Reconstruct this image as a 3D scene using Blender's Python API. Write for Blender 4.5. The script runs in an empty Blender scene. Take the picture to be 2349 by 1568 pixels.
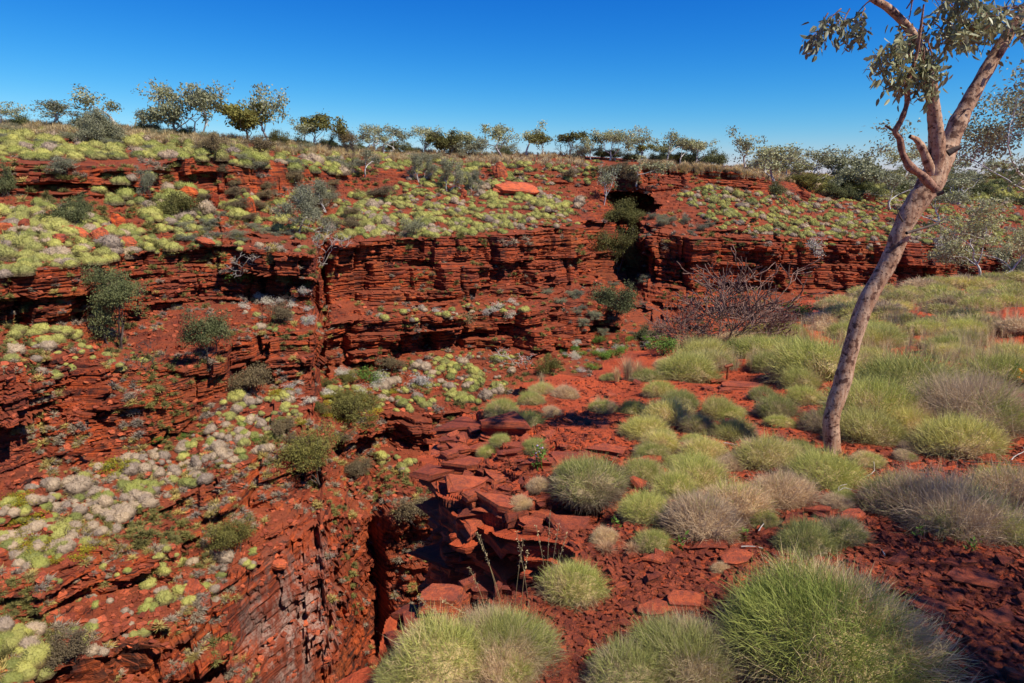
import bpy, math, random
import numpy as np
from mathutils import Vector, Matrix, noise as mnoise
from mathutils.bvhtree import BVHTree
sc = bpy.context.scene
COL = sc.collection
R = math.radians
PITCH = 14.0
# ---------------------------------------------------------------- camera
cam = bpy.data.cameras.new('camera'); camo = bpy.data.objects.new('camera', cam)
COL.objects.link(camo); sc.camera = camo
cam.sensor_width = 36; cam.lens = 24; cam.clip_end = 5000; cam.clip_start = .05
camo.rotation_euler = (R(90-PITCH), 0, 0)
# ---------------------------------------------------------------- light
SUN_AZ, SUN_EL = 122.0, 51.0
w = bpy.data.worlds.new('World'); sc.world = w; w.use_nodes = True
wn = w.node_tree; wn.nodes.clear()
sky = wn.nodes.new('ShaderNodeTexSky'); sky.sky_type = 'NISHITA'; sky.sun_disc = False
sky.sun_elevation = R(SUN_EL); sky.sun_rotation = R(SUN_AZ)
sky.air_density = 1.0; sky.dust_density = 0.15; sky.ozone_density = 3.0; sky.altitude = 700
sepc = wn.nodes.new('ShaderNodeSeparateColor'); comb = wn.nodes.new('ShaderNodeCombineColor')
wn.links.new(sky.outputs[0], sepc.inputs[0])
for i, (pw, k) in enumerate(((3.0, 1.30), (1.6, .86), (.85, .90))):      # polarised, deep blue desert sky
    m1 = wn.nodes.new('ShaderNodeMath'); m1.operation = 'MULTIPLY'; m1.inputs[1].default_value = .1
    m2 = wn.nodes.new('ShaderNodeMath'); m2.operation = 'POWER'; m2.inputs[1].default_value = pw
    m3 = wn.nodes.new('ShaderNodeMath'); m3.operation = 'MULTIPLY'; m3.inputs[1].default_value = 10*k
    wn.links.new(sepc.outputs[i], m1.inputs[0]); wn.links.new(m1.outputs[0], m2.inputs[0]); wn.links.new(m2.outputs[0], m3.inputs[0]); wn.links.new(m3.outputs[0], comb.inputs[i])
bg = wn.nodes.new('ShaderNodeBackground'); bg.inputs[1].default_value = 0.10
wo = wn.nodes.new('ShaderNodeOutputWorld')
wn.links.new(comb.outputs[0], bg.inputs[0]); wn.links.new(bg.outputs[0], wo.inputs[0])
sd = bpy.data.lights.new('sun', 'SUN'); sd.energy = 4.9; sd.angle = R(.53); sd.color = (1, .92, .78)
so = bpy.data.objects.new('sun', sd); COL.objects.link(so)
TOSUN = Vector((math.sin(R(SUN_AZ))*math.cos(R(SUN_EL)), math.cos(R(SUN_AZ))*math.cos(R(SUN_EL)), math.sin(R(SUN_EL))))
so.rotation_euler = TOSUN.to_track_quat('Z', 'Y').to_euler()
sc.view_settings.view_transform = 'Standard'; sc.view_settings.look = 'None'
sc.view_settings.exposure = 0.40; sc.view_settings.gamma = 1; sc.view_settings.use_curve_mapping = False
# ---------------------------------------------------------------- view geometry: bearing and depth to a place in the world
F = 1567.0; CX, CY = 1174.5, 784.0
CA, SA = math.cos(R(PITCH)), math.sin(R(PITCH))
def P(X, Y, D):
    dy = Y-CY; fw = F*CA-dy*SA
    return np.array([(X-CX)/fw*D, D+0*X, (-F*SA-dy*CA)/fw*D])
def ratio(Y):
    dy = Y-CY
    return (-F*SA-dy*CA)/(F*CA-dy*SA)
def project(p):
    x, y, z = p[..., 0], p[..., 1], p[..., 2]
    f = y*CA-z*SA; u = y*SA+z*CA
    f = np.where(f > .05, f, .05)
    return CX+x/f*F, CY-u/f*F
# ---------------------------------------------------------------- mesh helpers
def mk_mesh(name, V, Fc, smooth=False, mat=None, attrs=None):
    me = bpy.data.meshes.new(name)
    V = np.asarray(V, np.float32); me.vertices.add(len(V)); me.vertices.foreach_set('co', V.ravel())
    if not isinstance(Fc, list): Fc = [Fc]
    Fc = [np.asarray(f, np.int32) for f in Fc if len(f)]
    nl = sum(f.size for f in Fc); npoly = sum(len(f) for f in Fc)
    me.loops.add(nl); me.polygons.add(npoly)
    me.loops.foreach_set('vertex_index', np.concatenate([f.ravel() for f in Fc]))
    tot = np.concatenate([np.full(len(f), f.shape[1], np.int32) for f in Fc])
    st = np.concatenate([[0], np.cumsum(tot)[:-1]]).astype(np.int32)
    me.polygons.foreach_set('loop_start', st)
    me.update(calc_edges=True)
    me.polygons.foreach_set('use_smooth', np.full(npoly, smooth))
    if mat:
        for m in (mat if isinstance(mat, list) else [mat]): me.materials.append(m)
    for k, (dom, a) in (attrs or {}).items():
        at = me.attributes.new(k, 'FLOAT', dom); at.data.foreach_set('value', np.asarray(a, np.float32).ravel())
    me.update()
    return me
def ob(name, me, parent=None, loc=None, rot=None, scale=None):
    o = bpy.data.objects.new(name, me); COL.objects.link(o)
    if parent is not None: o.parent = parent
    if loc is not None: o.location = [float(v) for v in loc]
    if rot is not None: o.rotation_euler = rot
    if scale is not None: o.scale = scale if hasattr(scale, '__len__') else (scale,)*3
    return o
def tag(o, label=None, cat=None, group=None, kind=None):
    if label: o['label'] = label
    if cat: o['category'] = cat
    if group: o['group'] = group
    if kind: o['kind'] = kind
    elif cat: o['kind'] = 'thing'
    return o
def copy_tree(o, parent=None):
    c = o.copy(); COL.objects.link(c)
    if parent is not None: c.parent = parent
    for ch in list(o.children): copy_tree(ch, c)
    return c
# ---------------------------------------------------------------- numpy noise
def hsh(*a):
    h = np.zeros(np.broadcast(*a).shape, np.uint32)+np.uint32(0x9E3779B9)
    for i, v in enumerate(a):
        v = np.asarray(v).astype(np.int64).astype(np.uint32)
        h ^= v*np.uint32([0x85EBCA6B, 0xC2B2AE35, 0x27D4EB2F, 0x165667B1][i % 4])
        h = (h ^ (h >> np.uint32(15)))*np.uint32(0x2C1B3C6D); h ^= h >> np.uint32(12)
        h = h*np.uint32(0x297A2D39); h ^= h >> np.uint32(15)
    return h.astype(np.float64)/4294967295.0
def vn(x, y, seed=0):
    xi, yi = np.floor(x), np.floor(y); fx, fy = x-xi, y-yi
    fx = fx*fx*(3-2*fx); fy = fy*fy*(3-2*fy)
    a = hsh(xi, yi, seed+0*xi); b = hsh(xi+1, yi, seed+0*xi); c = hsh(xi, yi+1, seed+0*xi); d = hsh(xi+1, yi+1, seed+0*xi)
    return (a*(1-fx)+b*fx)*(1-fy)+(c*(1-fx)+d*fx)*fy
def fbm(x, y, o=4, seed=0):
    s = 0; a = .5
    for i in range(o): s = s+a*(vn(x, y, seed+i*17)-.5)*2; x = x*2.03+5.1; y = y*2.03+1.7; a *= .5
    return s
def layers(z, t, seed):     # irregular bed index and position inside the bed
    k = np.floor(z/t); j0 = hsh(k, seed+0*k)*.75; f = z/t-k
    idx = np.where(f < j0, k-1, k)
    j1 = np.where(f < j0, hsh(k-1, seed+0*k)*.75-1, j0); j2 = np.where(f < j0, j0, hsh(k+1, seed+0*k)*.75+1)
    return idx, (f-j1)/(j2-j1)
# ---------------------------------------------------------------- materials
def mat(name):
    m = bpy.data.materials.new(name); m.use_nodes = True; nt = m.node_tree; nt.nodes.clear()
    out = nt.nodes.new('ShaderNodeOutputMaterial'); b = nt.nodes.new('ShaderNodeBsdfPrincipled')
    nt.links.new(b.outputs[0], out.inputs[0]); b.inputs['Roughness'].default_value = .85
    b.inputs['Specular IOR Level'].default_value = .25
    return m, nt, b
def nd(nt, t, **k):
    n = nt.nodes.new(t)
    for a, v in k.items():
        if a.startswith('i_'):
            key = a[2:]; key = int(key) if key.isdigit() else key
            n.inputs[key].default_value = v
        else: setattr(n, a, v)
    return n
def tex(nt, co, scale, detail=4, rough=.55, dist=0):
    n = nd(nt, 'ShaderNodeTexNoise', i_Scale=scale, i_Detail=detail, i_Roughness=rough, i_Distortion=dist)
    nt.links.new(co, n.inputs['Vector']); return n.outputs[0]
def mixc(nt, f, a, b, mode='MIX'):
    n = nt.nodes.new('ShaderNodeMix'); n.data_type = 'RGBA'; n.blend_type = mode
    for s, v in ((n.inputs[0], f), (n.inputs[6], a), (n.inputs[7], b)):
        if hasattr(v, 'is_output'): nt.links.new(v, s)
        elif hasattr(v, '__len__'): s.default_value = (*v, 1)
        else: s.default_value = v
    return n.outputs[2]
def mrange(nt, v, a, b, c=0, d=1):
    n = nd(nt, 'ShaderNodeMapRange', i_1=a, i_2=b, i_3=c, i_4=d); nt.links.new(v, n.inputs[0]); return n.outputs[0]
def mth(nt, op, a, b=None):
    n = nt.nodes.new('ShaderNodeMath'); n.operation = op
    for i, v in enumerate((a, b)):
        if v is None: continue
        if hasattr(v, 'is_output'): nt.links.new(v, n.inputs[i])
        else: n.inputs[i].default_value = v
    return n.outputs[0]
def rock_mat(name, hi, lo, dark, soil, vs=1.0, soilamt=1.0, white=None, scale=1.0, vary=False, spec=.12):
    m, nt, b = mat(name)
    g = nd(nt, 'ShaderNodeNewGeometry'); pos = g.outputs['Position']
    if vary:
        tc = nd(nt, 'ShaderNodeTexCoord'); oi = nd(nt, 'ShaderNodeObjectInfo')
        ad = nt.nodes.new('ShaderNodeVectorMath'); ad.operation = 'ADD'
        nt.links.new(tc.outputs['Object'], ad.inputs[0]); nt.links.new(oi.outputs['Location'], ad.inputs[1]); pos = ad.outputs[0]
    mp = nd(nt, 'ShaderNodeMapping'); mp.inputs['Scale'].default_value = (.35*scale, .35*scale, 5.5*scale*vs)
    nt.links.new(pos, mp.inputs[0])
    band = tex(nt, mp.outputs[0], 1.0, 6, .65)
    mp2 = nd(nt, 'ShaderNodeMapping'); mp2.inputs['Scale'].default_value = (1.6*scale, 1.6*scale, .5*scale); nt.links.new(pos, mp2.inputs[0])
    streak = tex(nt, mp2.outputs[0], 1.0, 6, .65)
    blot = tex(nt, pos, .45*scale, 5, .6); fine = tex(nt, pos, 9*scale, 5, .7)
    mp3 = nd(nt, 'ShaderNodeMapping'); mp3.inputs['Scale'].default_value = (.9*scale, .9*scale, 17*scale*vs); nt.links.new(pos, mp3.inputs[0])
    thin = tex(nt, mp3.outputs[0], 1.0, 4, .6)
    c = mixc(nt, mrange(nt, band, .44, .60), lo, hi)
    c = mixc(nt, mrange(nt, blot, .46, .66, 0, .7), c, tuple(min(1, v*1.3) for v in hi))
    c = mixc(nt, mrange(nt, blot, .50, .36, 0, .55), c, lo)
    c = mixc(nt, mrange(nt, thin, .46, .38, 0, .6), c, dark)
    tint = tex(nt, pos, .16*scale, 4, .6)
    c = mixc(nt, mrange(nt, tint, .52, .66, 0, .5), c, tuple((v*.5+w_) for v, w_ in zip(hi, (.20, .085, .025))))
    c = mixc(nt, mrange(nt, tint, .46, .34, 0, .55), c, tuple((v*.5+w_) for v, w_ in zip(lo, (.06, .025, .022))))
    dk = mth(nt, 'MULTIPLY', mrange(nt, streak, .46, .60), mrange(nt, band, .62, .46, .1, .9))
    c = mixc(nt, dk, c, dark)
    bl = mth(nt, 'MULTIPLY', mrange(nt, band, .45, .37), mrange(nt, fine, .38, .58, .2, .95))
    c = mixc(nt, bl, c, dark)
    c = mixc(nt, mrange(nt, fine, .48, .36, 0, .45), c, dark)
    sep = nd(nt, 'ShaderNodeSeparateXYZ'); nt.links.new(g.outputs['Normal'], sep.inputs[0])
    up = mth(nt, 'MULTIPLY', mrange(nt, sep.outputs[2], .55, .9), mrange(nt, blot, .3, .6, .45, 1.0))
    c = mixc(nt, mth(nt, 'MULTIPLY', up, soilamt), c, mixc(nt, fine, tuple(v*.45 for v in soil), tuple(v*1.35 for v in soil)))
    if white:
        (wx, wy, wz), wr = white
        sb = nt.nodes.new('ShaderNodeVectorMath'); sb.operation = 'SUBTRACT'; nt.links.new(pos, sb.inputs[0]); sb.inputs[1].default_value = (wx, wy, wz)
        ln = nt.nodes.new('ShaderNodeVectorMath'); ln.operation = 'LENGTH'; nt.links.new(sb.outputs[0], ln.inputs[0])
        inn = mrange(nt, ln.outputs['Value'], wr, wr*.35)
        wm = mth(nt, 'MULTIPLY', inn, mrange(nt, streak, .44, .56)); wm2 = mth(nt, 'MULTIPLY', wm, mrange(nt, fine, .38, .5))
        c = mixc(nt, mth(nt, 'MULTIPLY', inn, .55), c, mixc(nt, streak, (.30, .07, .035), (.10, .05, .04)))
        c = mixc(nt, mth(nt, 'MULTIPLY', wm2, .6), c, (.46, .33, .27))
    if vary:
        c = mixc(nt, 1.0, c, mixc(nt, oi.outputs['Random'], (.55, .52, .58), (1.25, 1.25, 1.15)), 'MULTIPLY')
    nt.links.new(c, b.inputs['Base Color'])
    bm = nd(nt, 'ShaderNodeBump', i_Strength=.9, i_Distance=.12/scale)
    hh = mth(nt, 'ADD', mth(nt, 'ADD', mth(nt, 'MULTIPLY', band, 1.2), mth(nt, 'MULTIPLY', thin, .9)), mth(nt, 'MULTIPLY', fine, .7)); nt.links.new(hh, bm.inputs['Height'])
    nt.links.new(bm.outputs[0], b.inputs['Normal']); b.inputs['Roughness'].default_value = .9; b.inputs['Specular IOR Level'].default_value = spec
    return m
HI, LO, DK, SOIL = (.44, .080, .022), (.15, .026, .014), (.034, .018, .016), (.25, .062, .029)
M_far = rock_mat('layered_ironstone', HI, LO, DK, SOIL, white=(tuple(P(715, 1450, 28.5)), 5.0))
M_near = rock_mat('near_ironstone_ground', (.56, .100, .030), (.32, .052, .020), (.08, .034, .026), (.48, .086, .030), scale=2.2, spec=.12)
M_slab = rock_mat('ironstone_slab', (.66, .140, .042), (.36, .068, .030), (.10, .045, .038), (.50, .10, .045), soilamt=.6, scale=4, vary=True, spec=.3)
M_boulder = rock_mat('orange_boulder', (.60, .12, .03), (.42, .06, .02), (.12, .03, .02), (.60, .13, .035), soilamt=.5, scale=1.2, vary=True)
# ---------------------------------------------------------------- the far wall of the gorge
def row(pts): return np.array(pts, float)
r0 = row([(-400,280,72),(0,287,75),(250,293,78),(500,318,82),(700,333,92),(900,348,108),(1100,352,125),(1300,356,130),(1500,368,125),(1760,388,120),(1850,398,170),(2100,402,200),(2349,398,220),(2750,395,230)])
r1 = row([(-400,365,50),(0,372,51),(150,378,52),(330,388,55),(480,352,60),(640,372,68),(800,385,80),(1000,395,85),(1130,375,92),(1330,385,92),(1500,380,90),(1620,385,91),(1700,398,92),(1760,415,95),(1850,425,120),(2100,430,140),(2349,430,150),(2750,430,150)])
r2 = row([(-400,440,47),(0,442,49.5),(150,450,50.5),(330,455,53.5),(480,440,58),(640,450,66),(800,430,77),(1000,420,80),(1130,405,88),(1330,430,88),(1390,440,88),(1500,440,87),(1620,425,89),(1700,432,90),(1760,434,93),(1850,438,115),(2100,445,130),(2349,450,140),(2750,450,140)])
r3 = row([(-400,690,30),(0,625,34),(150,612,36.5),(300,590,43),(420,576,46),(540,560,48),(650,572,47),(722,585,47),(737,580,55),(757,562,51.5),(900,550,55),(1085,545,59),(1200,535,63),(1330,520,69),(1380,515,76),(1450,500,86),(1490,530,73),(1560,545,70),(1700,545,74),(1850,550,77),(2100,560,83),(2349,572,86),(2750,590,90)])
r4 = row([(-400,830,29.4),(0,752,33.3),(150,745,35.5),(300,720,42),(420,692,44.8),(540,690,46.5),(650,688,46),(722,700,46.2),(737,705,53.5),(757,695,50.5),(900,690,54),(1085,680,58),(1200,672,61.5),(1330,655,66),(1380,650,70),(1450,640,76),(1490,650,70),(1560,660,69),(1700,672,73),(1850,662,76),(2100,655,82),(2349,645,85),(2750,650,89)])
r5 = row([(-400,900,27),(0,830,30),(200,835,33),(400,850,36.5),(500,800,38.5),(560,775,40),(650,768,41),(725,765,42),(737,760,48),(757,755,46),(850,735,49.5),(1000,728,52),(1100,722,55.5),(1200,712,57),(1330,690,62),(1380,700,62),(1450,705,66),(1490,705,67),(1600,705,66),(1700,705,69),(1850,688,72),(2100,670,79),(2349,660,82),(2750,665,85)])
r6 = row([(-400,1200,24),(0,1105,27),(200,1060,30.5),(400,985,35),(500,905,37.5),(560,880,39),(650,866,40.2),(725,850,41.3),(737,850,46.5),(757,850,45),(850,848,48.8),(1000,815,51.5),(1100,792,55),(1200,800,56),(1330,800,58),(1380,800,58),(1450,805,58),(1600,800,60),(1700,790,64),(1850,760,68),(2100,740,75),(2349,720,78),(2750,720,80)])
r7 = row([(-400,1390,19),(0,1310,22.5),(200,1255,25),(400,1165,28.6),(520,1085,31),(650,1045,33),(740,1010,36),(850,965,42),(950,955,43.5),(1100,945,45),(1330,890,48),(1450,880,50),(1600,870,52),(1850,850,55),(2349,830,60),(2750,830,60)])
r8 = row([(-400,1480,18.4),(0,1385,21.9),(200,1360,24),(400,1275,27.4),(520,1180,30),(650,1130,32),(740,1090,35),(850,1050,41),(950,1030,42.5),(1100,1000,44),(1330,950,47),(1450,940,49),(1600,930,51),(1850,920,54),(2349,900,59),(2750,900,59)])
r9 = row([(-400,1650,16),(0,1560,18.7),(200,1510,20.5),(400,1430,23.6),(520,1340,26),(650,1250,29),(740,1205,31.5),(850,1185,36.5),(868,1190,36.8),(895,1195,35.2),(1040,1165,35.5),(1330,1100,42),(1600,1060,46),(2349,1000,55),(2750,1000,55)])
NC = 1080
Xs = np.linspace(-330, 2680, NC)
sm = np.ones(7)/7
def curve(rw, smooth=True):
    Y = np.interp(Xs, rw[:, 0], rw[:, 1]); D = np.interp(Xs, rw[:, 0], rw[:, 2])
    if smooth:
        Y = np.convolve(np.pad(Y, 3, 'edge'), sm, 'valid'); D = np.convolve(np.pad(D, 3, 'edge'), sm, 'valid')
    return P(Xs, Y, D).T                 # NC x 3
C = [curve(r) for r in (r0, r1, r2, r3, r4, r5, r6, r7, r8, r9)]
b1 = C[0]*1; b1[:, :2] *= 1.6; b1[:, 2] -= 3.5
b2 = C[0]*1; b2[:, :2] *= 14; b2[:, 2] -= 12
lo1 = C[9]*1; lo1[:, :2] *= .93; lo1[:, 2] = -36
lo2 = C[9]*1; lo2[:, :2] *= .3; lo2[:, 2] = -38
curves = [b2, b1]+C+[lo1, lo2]
#          seg:  far  back  s0-1 s1-2 s2-3 s3-4 s4-5 s5-6 s6-7 s7-8 s8-9 s9-lo floor
nsub =          [3,   12,   34,  26,  60,  84,  40,  84,  70,  50,  54,  90,  4]
cliff =         [0,   0,    .10, .85, .12, 1,   .30, 1,   .14, 1,   .30, .85, 0]
Vr = []; cl = []; seg = []
for k in range(len(curves)-1):
    t = np.arange(nsub[k])/nsub[k]
    for tt in t:
        q = curves[k]*(1-tt)+curves[k+1]*tt
        if k in (2, 4, 8):       # slopes sag a little between ledges
            q = q.copy(); q[:, 2] -= math.sin(math.pi*tt)*(.5, 0, .35, 0, 0, 0, .25)[k-2]
        Vr.append(q); cl.append(cliff[k]); seg.append(k+tt)
Vr.append(curves[-1]); cl.append(0); seg.append(len(curves)-1.0)
V = np.array(Vr); cl = np.array(cl); seg = np.array(seg); NR = len(V)
clv = np.repeat(cl[:, None], NC, 1)
# band s1-2 fades out between x 700..1100 and right of 1780; cliff C weakens on the right
bandw = np.interp(Xs, [-400, 560, 690, 760, 1100, 1250, 1740, 1800], [1, 1, .6, .15, .2, 1, 1, .05])
s12 = (seg >= 3) & (seg < 4); clv[s12] = .8*bandw[None, :]
SS = np.repeat(Xs[None, :]/60., NR, 0); LG = fbm(SS, seg[:, None]*3.5+SS*.2, 3, 15)
lm = ((seg >= 6) & (seg < 7)) | ((seg >= 10) & (seg < 11)) | ((seg >= 8) & (seg < 9))
thr = np.where((seg >= 10) & (seg < 11), .02, .16)[:, None]
clv = np.where(lm[:, None] & (LG > thr), .85, clv)
lm3 = (seg >= 4.55) & (seg < 5); clv = np.where(lm3[:, None] & (LG > .0), .8, clv)
# smooth transitions of cliffness in the row direction
kk = np.array([1, 2, 1])/4.
clv = np.apply_along_axis(lambda a: np.convolve(np.pad(a, 1, 'edge'), kk, 'valid'), 0, clv)
mid = C[4]; T = np.gradient(mid[:, :2], axis=0); TL = np.linalg.norm(T, axis=1)
s_arc = np.cumsum(TL); ksz = 41
Ts = np.stack([np.convolve(np.pad(T[:, i]/TL, ksz//2, 'edge'), np.ones(ksz)/ksz, 'valid') for i in (0, 1)], 1)
Ts /= np.linalg.norm(Ts, axis=1)[:, None]
Nn = np.stack([Ts[:, 1], -Ts[:, 0]], 1)      # to the viewer's side
S = np.repeat(s_arc[None, :], NR, 0)
# true horizontal scale differs per row: lower rows are nearer
sc_row = np.linalg.norm(V[:, :, :2], axis=2)/np.linalg.norm(mid[:, :2], axis=1)[None, :]
x, y, z = V[..., 0], V[..., 1], V[..., 2]
S2 = S*1.0
dip = z-.07*np.clip(x-5, -30, 60)*-1+.35*fbm(S2/14, z/9, 3, 5)
zl = dip
i1, f1 = layers(zl, .95, 3); i2, f2 = layers(zl+.05*fbm(S2/3, z, 2, 9), .30, 5); i3, f3 = layers(zl+.03*fbm(S2/1.3, z, 2, 4), .105, 7)
def cell(s, w, idx, seed):
    u = s/w+hsh(idx, seed+0*idx)*7; k, f = layers(u, 1.0, seed+3); return k, f
big = fbm(S2/7.5, zl/14, 4, 31)*1.9
tier = np.repeat(np.floor((seg+.5)/2)[:, None], NC, 1)
k0, g0 = cell(S2+.5*fbm(S2/2, zl/2, 2, 41)+tier*5.3, 4.2, tier.astype(int), 11); off0 = (hsh(k0, 77+0*k0)-.5)*2.2
crack = np.exp(-(np.minimum(g0, 1-g0)/.035)**2)*(hsh(np.where(g0 > .5, k0+1, k0), 5+0*k0) > .55)
k1, g1 = cell(S2, 2.1, i1, 21); off1 = (hsh(k1, i1)-.5)*1.0+(hsh(i1, 8+0*i1)-.5)*.7
k2, g2 = cell(S2, .85, i2, 22); off2 = (hsh(k2, i2)-.5)*.42+(hsh(i2, 9+0*i2)-.5)*.35
k3, g3 = cell(S2, .45, i3, 23); off3 = (hsh(k3, i3)-.5)*.12+(hsh(i3, 10+0*i3)-.5)*.14
rec = -.16*(f2 < .16)-.28*(f1 < .10)
off0 = np.where(hsh(k0, i1//3) < .3, off0-.8, off0)
i0, f0 = layers(zl, 2.3, 133); kb, gb = cell(S2+.4*fbm(S2, zl, 2, 44), 3.1, i0, 134); offb = (hsh(kb, i0)-.5)*1.7+(hsh(i0, 12+0*i0)-.5)*.8
blk = (hsh(kb, i0+7) > .55)
disp = big+off0*.7+offb+off1*np.where(blk, .5, 1.15)+off2*np.where(blk, .45, 1.25)+off3*np.where(blk, .6, 1.1)+rec*np.where(blk, .5, 1)-1.2*crack-.35*(np.minimum(gb, 1-gb) < .025)
smoothlow = np.where(seg[:, None] > 11.35, np.interp(Xs, [0, 560, 640, 860, 880, 2700], [1, 1, .55, .55, .9, 1])[None, :], 1)
low = (seg >= 11)[:, None]
disp = np.where(low, big*.6+(off0*.35+offb*.45+off1*.6+(hsh(i1, 88+0*i1)-.5)*.7+off2*.7+(hsh(i2, 89+0*i2)-.5)*.4+off3*1.3+rec*1.5-.25*crack)*smoothlow, disp)
amp = np.where(clv > .5, clv, clv*.7)
fade = np.interp(seg, [2, 3, 11.8, 12], [0, 1, 1, 0])[:, None]
dn = disp*amp*fade*np.clip(1.0-(clv > .05)*0, 0, 1)
# the far plateau ridge is smooth, slopes are rough rubble instead
V[..., 0] += Nn[None, :, 0]*dn; V[..., 1] += Nn[None, :, 1]*dn
ben = (clv <= .5)
rub = fbm(x/1.6, y/1.6, 5, 61)*.42+fbm(x/.45, y/.45, 3, 63)*.22
terr = z+rub; st = .34; tq = np.floor(terr/st)*st+st*np.clip((terr/st-np.floor(terr/st))*3.5-2.3, 0, 1)
wseg = np.interp(seg, [1, 2, 2.6, 3, 12], [0, .1, .4, 1, 1])[:, None]
V[..., 2] += np.where(ben, wseg*(rub*.6+(tq-z-rub)*.75*np.interp(clv, [0, .5], [.8, 1])), fbm(S2/.5, zl/.3, 2, 65)*.03)
# cave under the upper ledge
px, py = project(V)
def blob(cx, cy, rx, ry): return np.clip(1.35-((px-cx)/rx)**2-((py-cy)/ry)**2, 0, 1)
cave = 1.35-(np.abs(px-1448)/56)**2.2-(np.abs(py-470-(px-1448)*.12)/28)**2.4+.75*fbm(px/17, py/11, 3, 141)+.25*(hsh(np.floor(px/9), np.floor(py/5))-.5)
cave = np.clip(np.where((np.abs(px-1448) < 80) & (np.abs(py-470) < 50), cave, 0)*1.6, 0, 1)
# carve by pushing the surface away along the ground plane and up under its own roof
V[..., 1] += cave*9.0; V[..., 0] += cave*2.4
cav2 = np.clip(blob(120, 432, 70, 12)*2, 0, 1)+np.clip(blob(262, 437, 55, 10)*2, 0, 1)
V[..., 1] += np.clip(cav2, 0, 1)*2.2
def grid_faces(nr, nc):
    i = np.arange(nr-1)[:, None]*nc+np.arange(nc-1)[None, :]
    return np.stack([i, i+nc, i+nc+1, i+1], -1).reshape(-1, 4)
FARV = V.copy(); FARCL = clv; FARSEG = seg
far = ob('gorge_wall_terrain', mk_mesh('gorge_wall_terrain', V.reshape(-1, 3), grid_faces(NR, NC), False, M_far))
tag(far, kind='structure')
# ---------------------------------------------------------------- the near bank
def sl(q): return np.interp(q, [.15, .7], [.12, .09])
def nearD(X, Y):
    q = (X-CX)/(F*CA-(Y-CY)*SA)
    return 2.4/max(-ratio(Y)-sl(q), .02)
def NP(X, Y, D=None):
    return P(X, Y, nearD(X, Y) if D is None else D)
rim_img = [(785,1590),(800,1555),(880,1500),(888,1455),(925,1415),(940,1392),(1010,1368),(1085,1345),(1120,1352),(1200,1340),(1275,1318),(1330,1296),(1350,1268),(1300,1246),(1225,1224),(1165,1204),(1110,1187),(1078,1174),(1056,1164),(1072,1150),(1040,1128),(1018,1090),(1000,1052),(986,1020),(1030,1003),(1078,985),(1078,958),(1092,930),(1150,908),(1200,893),(1235,868),(1300,862),(1400,850),(1440,815),(1560,795),(1640,775),(1750,748),(1800,715),(1860,690),(1950,668),(2050,650),(2200,638),(2349,628),(2600,618),(2900,610)]
rim = [NP(*p)[:2] for p in rim_img]
rim = [np.array(v, float) for v in ((-14, -14), (-6, -6), (-3.2, -1.5), (-2.2, 1.0))]+rim+[np.array((80., 30.)), np.array((80., -14.))]
rs = []
for i in range(len(rim)-1):                       # resample, finer where it is in view
    a, b = rim[i], rim[i+1]; L = np.linalg.norm(b-a); n = max(1, int(L/(.10+.012*np.linalg.norm(a)))) if 3 < i < len(rim)-3 else max(1, int(L/1.2))
    for j in range(n): rs.append(a+(b-a)*j/n)
rs.append(rim[-1]); rs = np.array(rs)
sr = np.concatenate([[0], np.cumsum(np.linalg.norm(np.diff(rs, axis=0), axis=1))])
tg = np.gradient(rs, axis=0); tg /= np.linalg.norm(tg, axis=1)[:, None]; nr_ = np.stack([-tg[:, 1], tg[:, 0]], 1)
rk = np.floor(sr/.42+hsh(np.floor(sr/1.3), 3)*.5); js = .30*(hsh(rk, 5)-.5)+.05*(hsh(np.floor(sr/.3), 6)-.5)
js = js*np.clip(np.linalg.norm(rs, axis=1)/7, .6, 2.2)
RIM = rs+nr_*js[:, None]
def sdist(x, y, poly):
    d = np.full(x.shape, 1e9); ins = np.zeros(x.shape, bool); n = len(poly)
    for i in range(n):
        ax, ay = poly[i]; bx, by = poly[(i+1) % n]; ex, ey = bx-ax, by-ay
        t = np.clip(((x-ax)*ex+(y-ay)*ey)/(ex*ex+ey*ey+1e-12), 0, 1)
        d = np.minimum(d, (x-ax-t*ex)**2+(y-ay-t*ey)**2)
        c = (ay > y) != (by > y)
        xc = ax+(y-ay)/(by-ay if by != ay else 1e-9)*ex
        ins ^= c & (x < xc)
    d = np.sqrt(d); return np.where(ins, -d, d)
ph = np.concatenate([np.linspace(-115, -42, 60, endpoint=False), np.linspace(-42, 41, 860), np.linspace(41.3, 75, 26)])
rr = np.concatenate([np.linspace(.4, 2.9, 26, endpoint=False), 1/np.linspace(1/2.9, 1/10.5, 330, endpoint=False), 1/np.linspace(1/10.5, 1/52, 150)])
PH, RR = np.meshgrid(R(1)*ph, rr)
nx, ny = RR*np.sin(PH), RR*np.cos(PH)
#bx = nx+.10*np.round(fbm(nx/.8, ny/.8, 3, 71)*5)/5*1.6; by = ny+.10*np.round(fbm(nx/.8+40, ny/.8, 3, 72)*5)/5*1.6
d = sdist(nx, ny, np.array(rim)); nb = np.abs(d) < .8
dn_ = sdist(nx[nb], ny[nb], RIM); d[nb] = dn_
q = np.clip(nx/np.maximum(ny, .3), -1, 1.2)
base = -2.4-sl(q)*np.maximum(ny, -1)
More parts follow.
